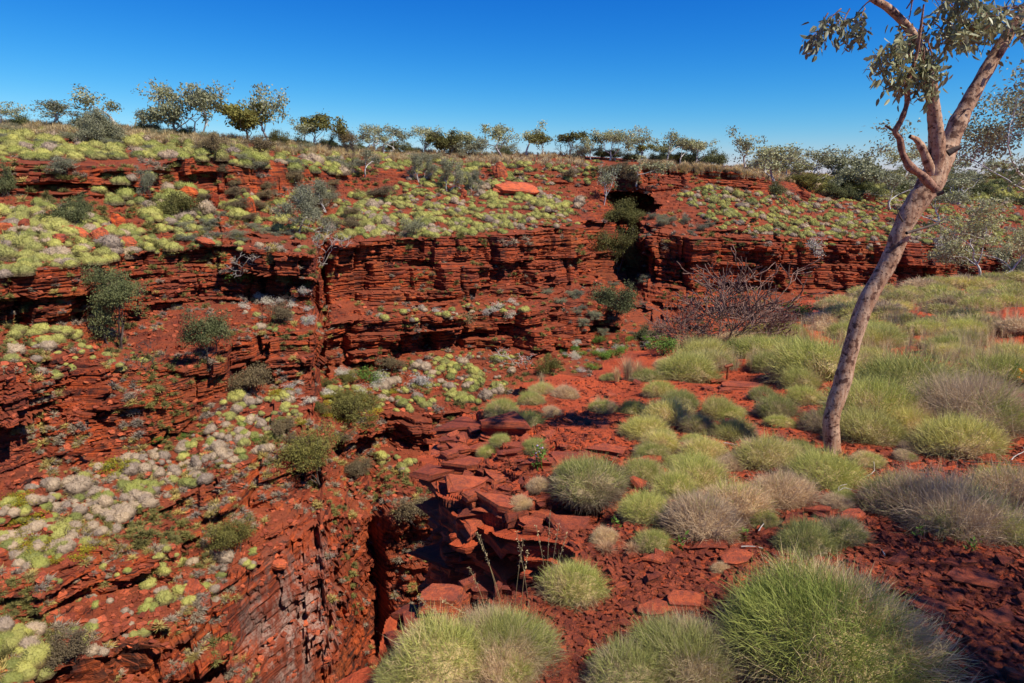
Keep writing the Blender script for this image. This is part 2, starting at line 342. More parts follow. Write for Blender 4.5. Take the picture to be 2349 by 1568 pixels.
# rocky masks, from where the bare outcrop lies
NX, NY = project(np.stack([nx, ny, base], -1))
def pmask(poly, soft):
    pl = np.array(poly, float); return np.clip(.5-sdist(NX, NY, pl)/soft, 0, 1)
outcrop = pmask([(980,1010),(1080,940),(1240,1010),(1420,1060),(1500,1140),(1440,1200),(1340,1225),(1060,1195),(1000,1100)], 60)
outcrop = np.maximum(outcrop, pmask([(860,1500),(920,1400),(1090,1335),(1120,1400),(960,1440)], 40))
relief = fbm(nx/3, ny/3, 4, 81)*.18*np.clip((ny)/8, .4, 2.5)+fbm(nx/.5, ny/.5, 4, 83)*.05
hgt = base+relief*(1-.3*outcrop)
edge = np.clip(1+d/1.6, 0, 1)                     # falls away towards the rim
hgt -= outcrop*edge**2*.18
hgt -= .05*np.clip(1+d/.9, 0, 1)**2*(1-outcrop)
def worley(x_, y_, seed):
    xi, yi = np.floor(x_), np.floor(y_); f1 = np.full(x_.shape, 9.); f2 = f1.copy(); idd = np.zeros(x_.shape)
    for a_ in (-1, 0, 1):
        for b_ in (-1, 0, 1):
            cx_, cy_ = xi+a_, yi+b_; hx = hsh(cx_, cy_, seed+0*xi); hy = hsh(cx_, cy_, seed+1+0*xi)
            dd_ = np.hypot(cx_+hx-x_, cy_+hy-y_); lt = dd_ < f1
            f2 = np.where(lt, f1, np.minimum(f2, dd_)); idd = np.where(lt, hsh(cx_, cy_, seed+2+0*xi), idd); f1 = np.where(lt, dd_, f1)
    return idd, f2-f1
wid, wed = worley(nx/.75+.3*fbm(nx, ny, 2, 94), ny/.55, 401); wid2, wed2 = worley(nx/.3+.3*fbm(nx*2, ny*2, 2, 95), ny/.24, 411)
tn = hgt+(wid-.5)*.22+fbm(nx/1.5, ny/1.5, 3, 86)*.10; fl = np.floor(tn/.10)
hq = (fl+np.clip((tn/.10-fl)*4-3, 0, 1))*.10*.6+tn*.4+(wid2-.5)*.07-.05*(wed < .05)-.025*(wed2 < .08)
rocky = np.clip(outcrop*.9+np.clip(fbm(nx/1.5, ny/1.5, 3, 89)*2-.3, 0, 1)*.6, 0, 1)
hgt = hgt*(1-rocky)+hq*rocky
NV = np.stack([nx, ny, hgt], -1)
NF = grid_faces(*nx.shape)
df_ = d.reshape(-1)[NF]; NF = NF[df_.max(1) < .04][:, ::-1]
near = ob('near_bank_ground', mk_mesh('near_bank_ground', NV.reshape(-1, 3), NF, False, M_near))
tag(near, kind='structure')
# the wall that drops from the rim, bed by bed
def hbase(x_, y_):
    q_ = np.clip(x_/np.maximum(y_, .3), -1, 1.2); return -2.4-sl(q_)*np.maximum(y_, -1)
m = (RIM[:, 0] < 45)
A = RIM[m]; sA = np.concatenate([[0], np.cumsum(np.linalg.norm(np.diff(A, axis=0), axis=1))])
su = [0.]
while su[-1] < sA[-1]:
    yy = np.interp(su[-1], sA, np.linalg.norm(A, axis=1)); su.append(su[-1]+(.012*max(yy, 2.5) if yy < 40 else .8))
su = np.array(su); WX = np.interp(su, sA, A[:, 0]); WY = np.interp(su, sA, A[:, 1])
tA = np.stack([np.gradient(WX), np.gradient(WY)], 1); kz = np.ones(25)/25
tA = np.stack([np.convolve(np.pad(tA[:, i], 12, 'edge'), kz, 'valid') for i in (0, 1)], 1); tA /= np.linalg.norm(tA, axis=1)[:, None]+1e-9
nA = np.stack([-tA[:, 1], tA[:, 0]], 1)
# which side is the gorge on
tst = sdist(WX+nA[:, 0]*.5, WY+nA[:, 1]*.5, np.array(rim)); nA *= np.where(np.median(tst) > 0, 1, -1)
dep = np.concatenate([np.linspace(-.02, 3.2, 190, endpoint=False), np.linspace(3.2, 12, 150, endpoint=False), np.linspace(12, 34, 60)])
ztop = hbase(WX, WY)-.20
# follow the real ground height at the rim
gi = np.abs(d) < .12; gp = np.stack([nx[gi], ny[gi]], 1); gz = hgt[gi]
for i0 in range(0, len(su)):
    if WY[i0] > 0 and WY[i0] < 30:
        dd2 = (gp[:, 0]-WX[i0])**2+(gp[:, 1]-WY[i0])**2; j = int(np.argmin(dd2))
        if dd2[j] < .2: ztop[i0] = gz[j]+.0
zp = np.pad(ztop, 10, 'edge'); nz_ = len(ztop); ztop = np.minimum(np.median(np.stack([zp[i:i+nz_] for i in range(21)]), 0), np.stack([zp[i:i+nz_] for i in range(6, 15)]).min(0)+.03)
SG, DG = np.meshgrid(su, dep); ZT = np.repeat(ztop[None, :], len(dep), 0); ZW = ZT-DG
i1, f1 = layers(ZW+.1*fbm(SG/3, ZW, 2, 2), .42, 103); i2, f2 = layers(ZW+.02*fbm(SG, ZW*3, 2, 2), .13, 105); i3, f3 = layers(ZW, .045, 107)
k1, g1 = cell(SG, .9, i1, 121); k2, g2 = cell(SG, .35, i2, 122); k3, g3 = cell(SG, .16, i3, 123); k0, g0 = cell(SG, 2.3, 0*i1, 125)
off = (hsh(k0, 3+0*k0)-.6)*.4+(hsh(k1, i1)-.5)*.34+(hsh(i1, 8+0*i1)-.5)*.25+(hsh(k2, i2)-.5)*.16+(hsh(i2, 7+0*i2)-.5)*.15+(hsh(k3, i3)-.5)*.05-.08*(f2 < .18)
off += -.06*DG+.02; fadeW = np.clip(DG/.12, 0, 1)
off = np.where(DG < .12, off*0+.0, off)*fadeW; off = np.where(DG < 0, -.28, off)
WV = np.stack([WX[None, :]+nA[None, :, 0]*off, WY[None, :]+nA[None, :, 1]*off, ZW], -1)
wall = ob('near_bank_wall', mk_mesh('near_bank_wall', WV.reshape(-1, 3), grid_faces(*SG.shape), False, M_near))
tag(wall, kind='structure')
# floor of the gorge, far below
me = mk_mesh('gorge_floor', [(-300, -60, -36.5), (300, -60, -36.5), (300, 260, -36.5), (-300, 260, -36.5)], np.array([(0, 1, 2, 3)]), False, M_far)
tag(ob('gorge_floor', me), kind='structure')
# ---------------------------------------------------------------- ray placement
def bvh_of(obs):
    vs = []; fs = []; o0 = 0
    for o in obs:
        me = o.data; a = np.empty(len(me.vertices)*3, np.float32); me.vertices.foreach_get('co', a)
        f = np.empty(len(me.loops), np.int32); me.loops.foreach_get('vertex_index', f); f = f.reshape(-1, 4)
        vs.append(a.reshape(-1, 3)); fs.append(f+o0); o0 += len(vs[-1])
    return BVHTree.FromPolygons(np.concatenate(vs).tolist(), np.concatenate(fs).tolist())
def light_grid(V3, sr_, sc_, name):
    Vd = V3[::sr_, ::sc_]; return Vd.reshape(-1, 3).tolist(), grid_faces(*Vd.shape[:2]).tolist()
BF = BVHTree.FromPolygons(*light_grid(FARV, 2, 2, 'f'))
BN = bvh_of([near])
O0 = Vector((0, 0, 0))
def hit(X, Y, which='any'):
    dv = Vector(P(X, Y, 1.0)).normalized(); best = None
    for nm, b in (('far', BF), ('near', BN)):
        if which in (nm, 'any'):
            r = b.ray_cast(O0, dv)
            if r[0] is not None and (best is None or r[3] < best[2]): best = (r[0], r[1], r[3], nm)
    return best
def ground(x, y, which='near'):
    r = (BN if which == 'near' else BF).ray_cast(Vector((x, y, 60)), Vector((0, 0, -1)))
    return r[0]
def pxm(depth_pt):          # world metres for one picture unit at this place
    return (depth_pt.y*CA-depth_pt.z*SA)/F
rng = np.random.default_rng(11)
rnd = random.Random(5)
# ---------------------------------------------------------------- plant materials
def leafmat(name, a, b2, base=None, transl=.25, tipattr=False, rough=.7, spec=.2):
    m, nt, b = mat(name)
    oi = nd(nt, 'ShaderNodeObjectInfo'); at = nd(nt, 'ShaderNodeAttribute', attribute_name='v')
    c = mixc(nt, at.outputs['Fac'], a, b2)
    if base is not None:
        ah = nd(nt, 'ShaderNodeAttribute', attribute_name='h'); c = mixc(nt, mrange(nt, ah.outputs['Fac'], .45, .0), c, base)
    c = mixc(nt, 1.0, c, mixc(nt, oi.outputs['Random'], (.70, .70, .76), (1.22, 1.18, 1.06)), 'MULTIPLY')
    nt.links.new(c, b.inputs['Base Color']); b.inputs['Roughness'].default_value = rough; b.inputs['Specular IOR Level'].default_value = spec
    if transl:
        tr = nt.nodes.new('ShaderNodeBsdfTranslucent'); mx = nd(nt, 'ShaderNodeMixShader', i_0=transl)
        out = [n for n in nt.nodes if n.type == 'OUTPUT_MATERIAL'][0]
        nt.links.new(c, tr.inputs[0]); nt.links.new(b.outputs[0], mx.inputs[1]); nt.links.new(tr.outputs[0], mx.inputs[2]); nt.links.new(mx.outputs[0], out.inputs[0])
    return m
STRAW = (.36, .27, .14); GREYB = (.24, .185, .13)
M_hg = {
 'green': leafmat('spinifex_green', (.26, .31, .06), (.60, .57, .21), GREYB),
 'deep': leafmat('spinifex_deep_green', (.14, .20, .035), (.42, .44, .13), GREYB),  # shade over the largest hummock, put into a darker blade colour
 'lime': leafmat('spinifex_yellow_green', (.36, .37, .08), (.66, .60, .24), GREYB),
 'grey': leafmat('spinifex_grey', (.50, .36, .21), (.74, .57, .37), (.32, .21, .12)),
 'straw': leafmat('spinifex_straw', (.48, .36, .18), (.74, .60, .36), GREYB),
}
M_fh = {
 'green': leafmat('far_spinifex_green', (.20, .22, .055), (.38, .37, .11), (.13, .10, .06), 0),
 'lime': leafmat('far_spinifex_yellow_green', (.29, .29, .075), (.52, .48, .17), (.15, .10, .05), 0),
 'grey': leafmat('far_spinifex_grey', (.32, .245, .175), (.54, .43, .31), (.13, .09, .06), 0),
}
M_leaf = leafmat('gum_leaves', (.20, .22, .10), (.44, .44, .25), None, .25, rough=.45, spec=.45)
M_leafd = leafmat('dark_bush_leaves', (.08, .10, .04), (.19, .20, .085), None, .2)
M_leafo = leafmat('olive_leaves', (.12, .12, .03), (.26, .24, .07), None, .25)
M_leafg = leafmat('grey_green_leaves', (.16, .17, .10), (.33, .33, .22), None, .2)
M_leafb = leafmat('brown_leaves', (.15, .11, .06), (.27, .21, .11), None, .15)
M_white = leafmat('silver_white_leaves', (.44, .42, .34), (.72, .68, .58), None, .15)
M_lgreen = leafmat('bright_green_leaves', (.10, .20, .03), (.22, .34, .06), None, .3)
M_yel = leafmat('yellow_green_leaves', (.26, .26, .02), (.50, .42, .03), None, .3)
def barkmat(name, a, b2, dark, sc_=6, amt=.5):
    m, nt, b = mat(name); tc = nd(nt, 'ShaderNodeTexCoord'); v = tc.outputs['Object']
    n1 = tex(nt, v, sc_, 5, .6); n2 = tex(nt, v, sc_*3.5, 5, .65)
    mp = nd(nt, 'ShaderNodeMapping'); mp.inputs['Scale'].default_value = (sc_*2.5, sc_*2.5, sc_*.5); nt.links.new(v, mp.inputs[0]); n3 = tex(nt, mp.outputs[0], 1, 4, .6)
    c = mixc(nt, mrange(nt, n3, .4, .6), a, b2)
    c = mixc(nt, mrange(nt, n1, .54, .60, 0, amt), c, dark)
    c = mixc(nt, mth(nt, 'MULTIPLY', mrange(nt, n2, .57, .62), amt), c, tuple(d_*.5 for d_ in dark))
    nt.links.new(c, b.inputs['Base Color']); b.inputs['Roughness'].default_value = .75
    bm = nd(nt, 'ShaderNodeBump', i_Strength=.6, i_Distance=.012); nt.links.new(mth(nt, 'ADD', n2, n1), bm.inputs['Height']); nt.links.new(bm.outputs[0], b.inputs['Normal'])
    return m
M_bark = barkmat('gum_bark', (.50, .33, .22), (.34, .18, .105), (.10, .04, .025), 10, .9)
M_barkw = barkmat('white_gum_bark', (.62, .60, .56), (.45, .42, .40), (.20, .15, .12), 4, .4)
M_barkd = barkmat('dark_bark', (.10, .07, .055), (.055, .04, .035), (.03, .02, .02), 5, .4)
M_barkr = barkmat('red_bark', (.36, .20, .13), (.24, .11, .07), (.08, .03, .02), 9, .7)
M_twig = barkmat('dead_twig_wood', (.26, .15, .11), (.12, .07, .055), (.06, .04, .035), 5, .3)
M_twigl = barkmat('pale_twig_wood', (.50, .45, .40), (.34, .28, .24), (.15, .12, .10), 5, .3)
# ---------------------------------------------------------------- spinifex
def blades(roots, dirs, lens, wid, bend, r):
    n = len(roots); dirs = dirs/np.linalg.norm(dirs, axis=1)[:, None]
    side = np.cross(dirs, r.normal(size=(n, 3))); side /= np.linalg.norm(side, axis=1)[:, None]+1e-9
    w_ = (wid*(.7+.6*r.random(n)))[:, None]; L = lens[:, None]
    bd = r.normal(size=(n, 3))*bend; bd[:, 2] -= bend*.4
    p0 = roots; p1 = roots+dirs*L*.5+bd*L*.15; p2 = roots+dirs*L+bd*L*.6
    V_ = np.stack([p0-side*w_, p0+side*w_, p1-side*w_*.8, p1+side*w_*.8, p2], 1).reshape(-1, 3)
    i = np.arange(n)[:, None]*5
    return V_, i+np.array([[0, 1, 3, 2]]), i+np.array([[2, 3, 4]])
def sph_dirs(n, r, up=.0):
    v = r.normal(size=(n, 3)); v[:, 2] = np.abs(v[:, 2])*1.0+up-.15; return v/np.linalg.norm(v, axis=1)[:, None]
def dome(nu, nv, r, lump=.12, seed=1):
    u = np.linspace(0, 2*np.pi, nu, endpoint=False); v = np.linspace(0, np.pi/2*1.08, nv)
    U, Vv = np.meshgrid(u, v); dx, dy, dz = np.sin(Vv)*np.cos(U), np.sin(Vv)*np.sin(U), np.cos(Vv)
    k = 1+lump*fbm(dx*2+seed*3.1, dy*2+dz*2+seed, 3, seed)*1.6+lump*.4*(r.random(U.shape)-.5)
    k[:1] = k[0].mean()
    P3 = np.stack([dx*k, dy*k, dz*k], -1)
    i = np.arange(nv-1)[:, None]*nu+np.arange(nu)[None]; j = np.arange(nv-1)[:, None]*nu+(np.arange(nu)[None]+1) % nu
    return P3.reshape(-1, 3), np.stack([i, i+nu, j+nu, j], -1).reshape(-1, 4)
def hummock_mesh(name, m, n, H=.55, bl=.45, bw=.006, core=.62, lump=.18, bend=.35, seed=1, deadmix=0, far_=False, nu=24, nv=9, m2=None):
    r = np.random.default_rng(seed)
    D3, DF = dome(nu, nv, r, lump, seed); DV = D3*np.array([core, core, core*H])*(.92 if far_ else .80)
    d = sph_dirs(n, r, .05)
    kk_ = 1+lump*1.6*fbm(d[:, 0]*2+seed*3.1, d[:, 1]*2+d[:, 2]*2+seed, 3, seed)
    root = d*np.array([1, 1, H])*core*kk_[:, None]*(.55+.42*r.random(n))[:, None]
    dd_ = d*np.array([1, 1, .75])+r.normal(size=(n, 3))*(.28 if far_ or m2 is None else .48)+np.array([0, 0, .22])
    L = bl*(.55+.6*r.random(n)); V_, Q, T_ = blades(root, dd_, L, bw, bend, r)
    V_[:, 2] = np.maximum(V_[:, 2], -.12)
    nD = len(DV); allV = np.concatenate([DV, V_])
    cl_ = fbm(d[:, 0]*2.2+seed, d[:, 1]*2.2+d[:, 2], 2, seed+5)*.5+.5
    vb = np.repeat(np.clip(cl_*.6+r.random(n)*.55-.1, 0, 1), 5); vb[4::5] += .25
    vD = np.full(nD, .15) if not far_ else r.random(nD)*.3
    h = np.clip(allV[:, 2]/H, 0, 1)
    if m2 is not None:
        nB = len(Q); dd2_ = (np.clip(fbm(d[:, 0]*1.7+seed*2, d[:, 1]*1.7, 3, seed+9)*1.6+deadmix+.3*(.45-d[:, 2])+r.normal(size=n)*.24, -1, 1) > .08).astype(np.int32)
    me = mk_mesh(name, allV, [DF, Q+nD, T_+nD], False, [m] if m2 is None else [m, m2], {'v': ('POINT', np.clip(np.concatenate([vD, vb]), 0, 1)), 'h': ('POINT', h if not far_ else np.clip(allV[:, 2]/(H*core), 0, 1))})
    if m2 is not None:
        mi = np.concatenate([np.ones(len(DF), np.int32), dd2_, dd2_]); me.polygons.foreach_set('material_index', mi)
    return me
NH = {}
for kind, m1, m2, dm in (('green', 'green', 'straw', -.35), ('lime', 'lime', 'straw', -.25), ('mixed', 'green', 'straw', .12), ('dead', 'green', 'grey', .55), ('greydead', 'grey', 'straw', -.1)):
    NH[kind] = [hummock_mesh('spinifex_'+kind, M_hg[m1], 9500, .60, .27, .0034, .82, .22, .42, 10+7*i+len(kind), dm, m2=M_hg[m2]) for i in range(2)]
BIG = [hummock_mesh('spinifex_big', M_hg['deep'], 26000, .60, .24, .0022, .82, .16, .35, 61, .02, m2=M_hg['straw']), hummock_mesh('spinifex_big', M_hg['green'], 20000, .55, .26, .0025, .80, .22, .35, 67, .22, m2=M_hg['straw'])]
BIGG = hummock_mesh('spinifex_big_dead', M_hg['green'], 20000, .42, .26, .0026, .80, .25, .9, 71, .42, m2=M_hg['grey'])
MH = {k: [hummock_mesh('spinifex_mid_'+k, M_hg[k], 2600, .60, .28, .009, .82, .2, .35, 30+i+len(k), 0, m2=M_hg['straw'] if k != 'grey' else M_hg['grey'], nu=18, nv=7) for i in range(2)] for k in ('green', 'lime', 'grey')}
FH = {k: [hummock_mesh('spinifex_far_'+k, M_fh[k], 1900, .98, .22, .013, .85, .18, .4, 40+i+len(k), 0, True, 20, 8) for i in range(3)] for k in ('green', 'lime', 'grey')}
things_far = []     # landmarks for labels: (X, Y, phrase)
LMK = []
def lmk(X, Y, phrase): LMK.append((X, Y, phrase))
used_labels = {}
def rel(X, Y, avoid=()):
    c = sorted(LMK, key=lambda l: (l[0]-X)**2+((l[1]-Y)*1.3)**2)
    out = []
    for l in c[:3]:
        dx, dy = X-l[0], Y-l[1]; a = abs(dx); b = abs(dy)*1.2
        dist = math.hypot(dx, dy)
        how = 'close' if dist < 45 else ('a little' if dist < 110 else 'well')
        if a > 2.2*b: w_ = f"{'right' if dx > 0 else 'left'} of"
        elif b > 2.2*a: w_ = 'below' if dy > 0 else 'above'
        else: w_ = f"{'below' if dy > 0 else 'above'} and {'right' if dx > 0 else 'left'} of"
        if how == 'close' and ('of' not in w_): out.append(f"just {w_} {l[2]}")
        else: out.append(f"{dict(close='just', well='well').get(how, how)} {'to the ' if w_ in ('left of', 'right of') and how != 'x' else ''}{w_} {l[2]}")
    return out
def uniq(base, X, Y):
    rl = rel(X, Y)
    for cand in [f"{base} {rl[0]}", f"{base} {rl[1]}", f"{base} {rl[2]}", f"second {base} {rl[0]}", f"second {base} {rl[1]}", f"third {base} {rl[0]}", f"third {base} {rl[1]}", f"second {base} {rl[2]}", f"fourth {base} {rl[0]}", f"fourth {base} {rl[1]}", f"fifth {base} {rl[0]}", f"fifth {base} {rl[1]}"]:
        if cand not in used_labels and len(cand.split()) <= 16:
            used_labels[cand] = 1; return cand
    return f"{base} {rl[0]}"
# ---------------------------------------------------------------- trees and shrubs
def tube(paths, k=6):
    Vs = []; Fs = []; n0 = 0
    for pts, rad in paths:
        pts = np.asarray(pts, float); rad = np.asarray(rad, float); n = len(pts)
        t = np.gradient(pts, axis=0); t /= np.linalg.norm(t, axis=1)[:, None]+1e-9
        a = np.cross(t[0], [0.3, .9, .2]); a /= np.linalg.norm(a)+1e-9
        A_ = []; 
        for i in range(n):
            a = a-t[i]*np.dot(a, t[i]); a /= np.linalg.norm(a)+1e-9; A_.append(a)
        A_ = np.array(A_); B_ = np.cross(t, A_)
        th = np.arange(k)/k*2*np.pi
        ring = pts[:, None]+rad[:, None, None]*(A_[:, None]*np.cos(th)[None, :, None]+B_[:, None]*np.sin(th)[None, :, None])
        Vs.append(ring.reshape(-1, 3)); i = np.arange(n-1)[:, None]*k+np.arange(k)[None]; j = np.arange(n-1)[:, None]*k+(np.arange(k)[None]+1) % k
        Fs.append(np.stack([i, j, j+k, i+k], -1).reshape(-1, 4)+n0); n0 += n*k
        Vs.append(pts[-1:]+t[-1:]*rad[-1]*.6); e = n0-k
        Fs.append(np.stack([e+np.arange(k), e+(np.arange(k)+1) % k, np.full(k, n0), np.full(k, n0)], -1)[:, :4] if False else np.zeros((0, 4), int)); n0 += 1
    return np.concatenate(Vs), np.concatenate(Fs)
def unit(v): v = np.asarray(v, float); return v/(np.linalg.norm(v)+1e-9)
def grow(r, p, d, L, rad, lev, paths, tips, spread=.7, wob=.18, up=.12, nch=(2, 3), shr=.72, minr=.006, segs=5, droop=0):
    pts = [np.array(p, float)]; rs_ = [rad]; d = unit(d)
    for i in range(segs):
        d = unit(d+r.normal(size=3)*wob+np.array([0, 0, up-droop]))
        pts.append(pts[-1]+d*L/segs); rs_.append(max(minr, rad*(1-.38*(i+1)/segs)))
    paths.append((pts, rs_))
    if lev == 1: tips.append(pts[len(pts)//2]); tips.append(pts[-1])
    if lev == 0: tips.append(pts[-1]); tips.append(pts[-2]); return
    n = r.integers(nch[0], nch[1]+1); ph0 = r.random()*6.28
    ax = unit(np.cross(d, [.2, .3, 1])); bx_ = np.cross(d, ax)
    for i in range(n):
        a = ph0+i*6.28/n+r.normal()*.3; sp = spread*(.6+.6*r.random())
        nd_ = unit(d+(ax*math.cos(a)+bx_*math.sin(a))*sp)
        grow(r, pts[-1] if i < 1 else pts[int(r.integers(max(1, len(pts)-3), len(pts)))], nd_, L*shr*(.55+.75*r.random()), rs_[-1]*(.85 if i == 0 else .65), lev-1, paths, tips, spread, wob, up, nch, shr, minr, segs, droop)
def leaf_mesh(name, pts, n_per, sig, ln, wd, m, r, hang=.5, flat=.7):
    pts = np.array(pts); N = len(pts)*n_per
    c = np.repeat(pts, n_per, 0)+r.normal(size=(N, 3))*sig*np.array([1, 1, flat])
    d = r.normal(size=(N, 3)); d[:, 2] -= hang*1.6; d /= np.linalg.norm(d, axis=1)[:, None]
    s_ = np.cross(d, r.normal(size=(N, 3))); s_ /= np.linalg.norm(s_, axis=1)[:, None]+1e-9
    L = (ln*(.6+.7*r.random(N)))[:, None]; W = (wd*(.6+.7*r.random(N)))[:, None]
    nn = np.cross(d, s_)
    V_ = np.stack([c, c+d*L*.45+s_*W*.5+nn*L*.06, c+d*L, c+d*L*.45-s_*W*.5+nn*L*.06], 1).reshape(-1, 3)
    v = np.repeat(np.clip(r.random(N)*.8+.2*r.random(N), 0, 1), 4)
    return mk_mesh(name, V_, np.arange(N*4).reshape(-1, 4), False, m, {'v': ('POINT', v)})
def norm_wh(paths, tips):       # scale to unit height
    allp = np.concatenate([np.array(p_[0]) for p_ in paths]+[np.array(tips)]); z0, z1 = 0, allp[:, 2].max()
    c = allp[:, :2].mean(0); wdt = np.percentile(np.abs(allp[:, 0]-c[0]), 97)*2
    return z1, max(wdt, .1)
PROTO = {}; CEN = {}
def tree_proto(key, seed, H, W, tr, barkm, leafm, lev=4, leafn=14, sig=.28, ll=.16, lw=.07, stems=1, spread=.75, wob=.2, up=.12, trunkfrac=.28, nch=(2, 3), hang=.5, k=5, lean=.15, segs=5, minr=.010, shr=.72, flat=.6):
    r = np.random.default_rng(seed); paths = []; tips = []
    for s_ in range(stems):
        a = r.random()*6.28; d0 = unit([math.cos(a)*(lean if stems == 1 else .55), math.sin(a)*(lean if stems == 1 else .55), 1])
        grow(r, (math.cos(a)*.03*(stems > 1), math.sin(a)*.03*(stems > 1), -.1), d0, 1.0*trunkfrac*2.2, tr, lev, paths, tips, spread, wob, up, nch, shr, .001, segs)
    z1, wd = norm_wh(paths, tips); fz = H/z1*.95; fx = W/wd*.92
    paths = [(np.array(p_)*[fx, fx, fz], np.maximum(np.array(q_)*1.0, minr)) for p_, q_ in paths]; tips = np.array(tips)*[fx, fx, fz]
    tv, tf = tube(paths, k)
    tm = mk_mesh('trunk', tv, tf, True, barkm)
    cm = leaf_mesh('crown', tips, leafn, sig, ll, lw, leafm, r, hang, flat) if leafm else None
    CEN[key] = np.array(tips)[:, :2].mean(0); PROTO[key] = (tm, cm, H, W); return PROTO[key]
def plant(key, X, Y, hpx, wpx, name, label, cat, which='far', group=None, D=None, sink=.0, rot=None, pnames=('trunk', 'crown')):
    tm, cm, H, W = PROTO[key]
    if D is not None: q_ = P(X, Y, D); p_ = Vector(q_)
    else:
        h_ = hit(X, Y, which)
        if h_ is None: h_ = hit(X, Y+8, which)
        if h_ is None: print('MISS', name, X, Y); return None
        p_ = h_[0]
    u = pxm(p_); s1, s2 = wpx*u/W, hpx*u/H
    root = bpy.data.objects.new(name, None); COL.objects.link(root); root.empty_display_size = .3
    root.location = (p_.x, p_.y, p_.z-sink); root.rotation_euler = (0, 0, rnd.random()*6.28 if rot is None else rot); root.scale = (s1, s1, s2)
    ob(pnames[0], tm, root)
    if cm: ob(pnames[1], cm, root)
    tag(root, label, cat, group); return root
# prototypes
for i, (sd_, ty) in enumerate(((1, 'w'), (2, 'w'), (5, 'w'), (8, 'w'), (13, 'w'))):
    tree_proto('gum%d' % i, sd_, 5.2, 4.6, .17, M_barkw, M_leaf, 4, 12, .27, .28, .15, 1, .85, .24, .10, .20, hang=.3, flat=.9)
tree_proto('gumtwo', 17, 5.2, 5, .11, M_barkw, M_leaf, 3, 26, .34, .32, .17, 3, .8, .2, .1, .3)
tree_proto('olive0', 21, 4, 3.2, .10, M_barkd, M_leafo, 4, 18, .28, .30, .16, 2, .7, .2, .12, .2)
tree_proto('olive1', 22, 4, 3.2, .10, M_barkw, M_leafo, 4, 20, .30, .30, .16, 1, .7, .2, .12, .25)
tree_proto('bush0', 31, 2, 2.6, .04, M_barkd, M_leafd, 3, 26, .20, .13, .06, 5, .8, .25, .08, .3)
tree_proto('bush1', 32, 2, 2.6, .04, M_barkd, M_leafg, 3, 22, .20, .13, .06, 5, .8, .25, .08, .3)
tree_proto('bush2', 33, 2, 2.4, .04, M_barkd, M_leafo, 3, 24, .20, .13, .06, 5, .8, .25, .08, .3)
tree_proto('brown0', 35, 2, 2.2, .04, M_barkd, M_leafb, 3, 22, .18, .10, .05, 5, .8, .25, .08, .3)
tree_proto('round0', 36, 1.9, 2.0, .04, M_barkd, M_leafg, 3, 60, .17, .12, .045, 7, .9, .25, .05, .3, hang=-.4)
tree_proto('dead0', 41, 4, 3, .07, M_barkd, None, 5, stems=1, spread=.7, wob=.25, trunkfrac=.25, minr=.015)
tree_proto('dead1', 42, 3, 3, .05, M_barkd, None, 4, stems=3, spread=.6, wob=.25, up=.2, minr=.012)
tree_proto('deadw', 43, 2.5, 3, .05, M_twigl, None, 4, stems=2, spread=.8, wob=.3, minr=.015)
tree_proto('gorge0', 51, 5, 4.4, .08, M_barkd, M_leafd, 4, 34, .26, .13, .06, 3, .75, .25, .1, .25)
tree_proto('gorge1', 52, 4, 3.2, .06, M_barkd, M_leafd, 4, 30, .24, .13, .06, 3, .7, .25, .1, .25)
tree_proto('gorge2', 53, 3.4, 3.6, .05, M_barkd, M_leafo, 4, 26, .24, .12, .055, 4, .8, .25, .08, .25)
tree_proto('gorgeg', 54, 5, 3.4, .07, M_barkd, M_leafo, 4, 44, .28, .16, .08, 3, .6, .2, .1, .25)
tree_proto('pale0', 55, 4, 4.4, .08, M_barkw, M_leafg, 4, 30, .24, .14, .065, 2, .8, .25, .06, .2)
tree_proto('white0', 61, 1, 1.2, .02, M_twigl, M_white, 2, 8, .13, .10, .045, 7, .9, .2, .05, .3, minr=.006)
tree_proto('green0', 62, 1, 1.1, .02, M_barkd, M_lgreen, 2, 10, .14, .11, .05, 6, .9, .2, .05, .3, minr=.006)
tree_proto('yellow0', 63, 1, 1.4, .02, M_barkd, M_yel, 2, 10, .14, .10, .05, 6, .9, .2, .05, .3, minr=.006)
tree_proto('nearbank', 71, 4.8, 4.6, .08, M_barkw, M_leaf, 4, 26, .26, .17, .07, 2, .8, .25, .08, .25, segs=6, minr=.006)
tree_proto('bigright', 72, 6, 5.6, .12, M_barkw, M_leaf, 5, 44, .22, .11, .05, 1, .8, .25, .06, .22, segs=6, minr=.006)
tree_proto('burnt', 81, 2.6, 3.6, .03, M_twig, None, 5, stems=9, spread=.5, wob=.2, up=.10, nch=(2, 3), minr=.012, segs=4, shr=.8, trunkfrac=.3)
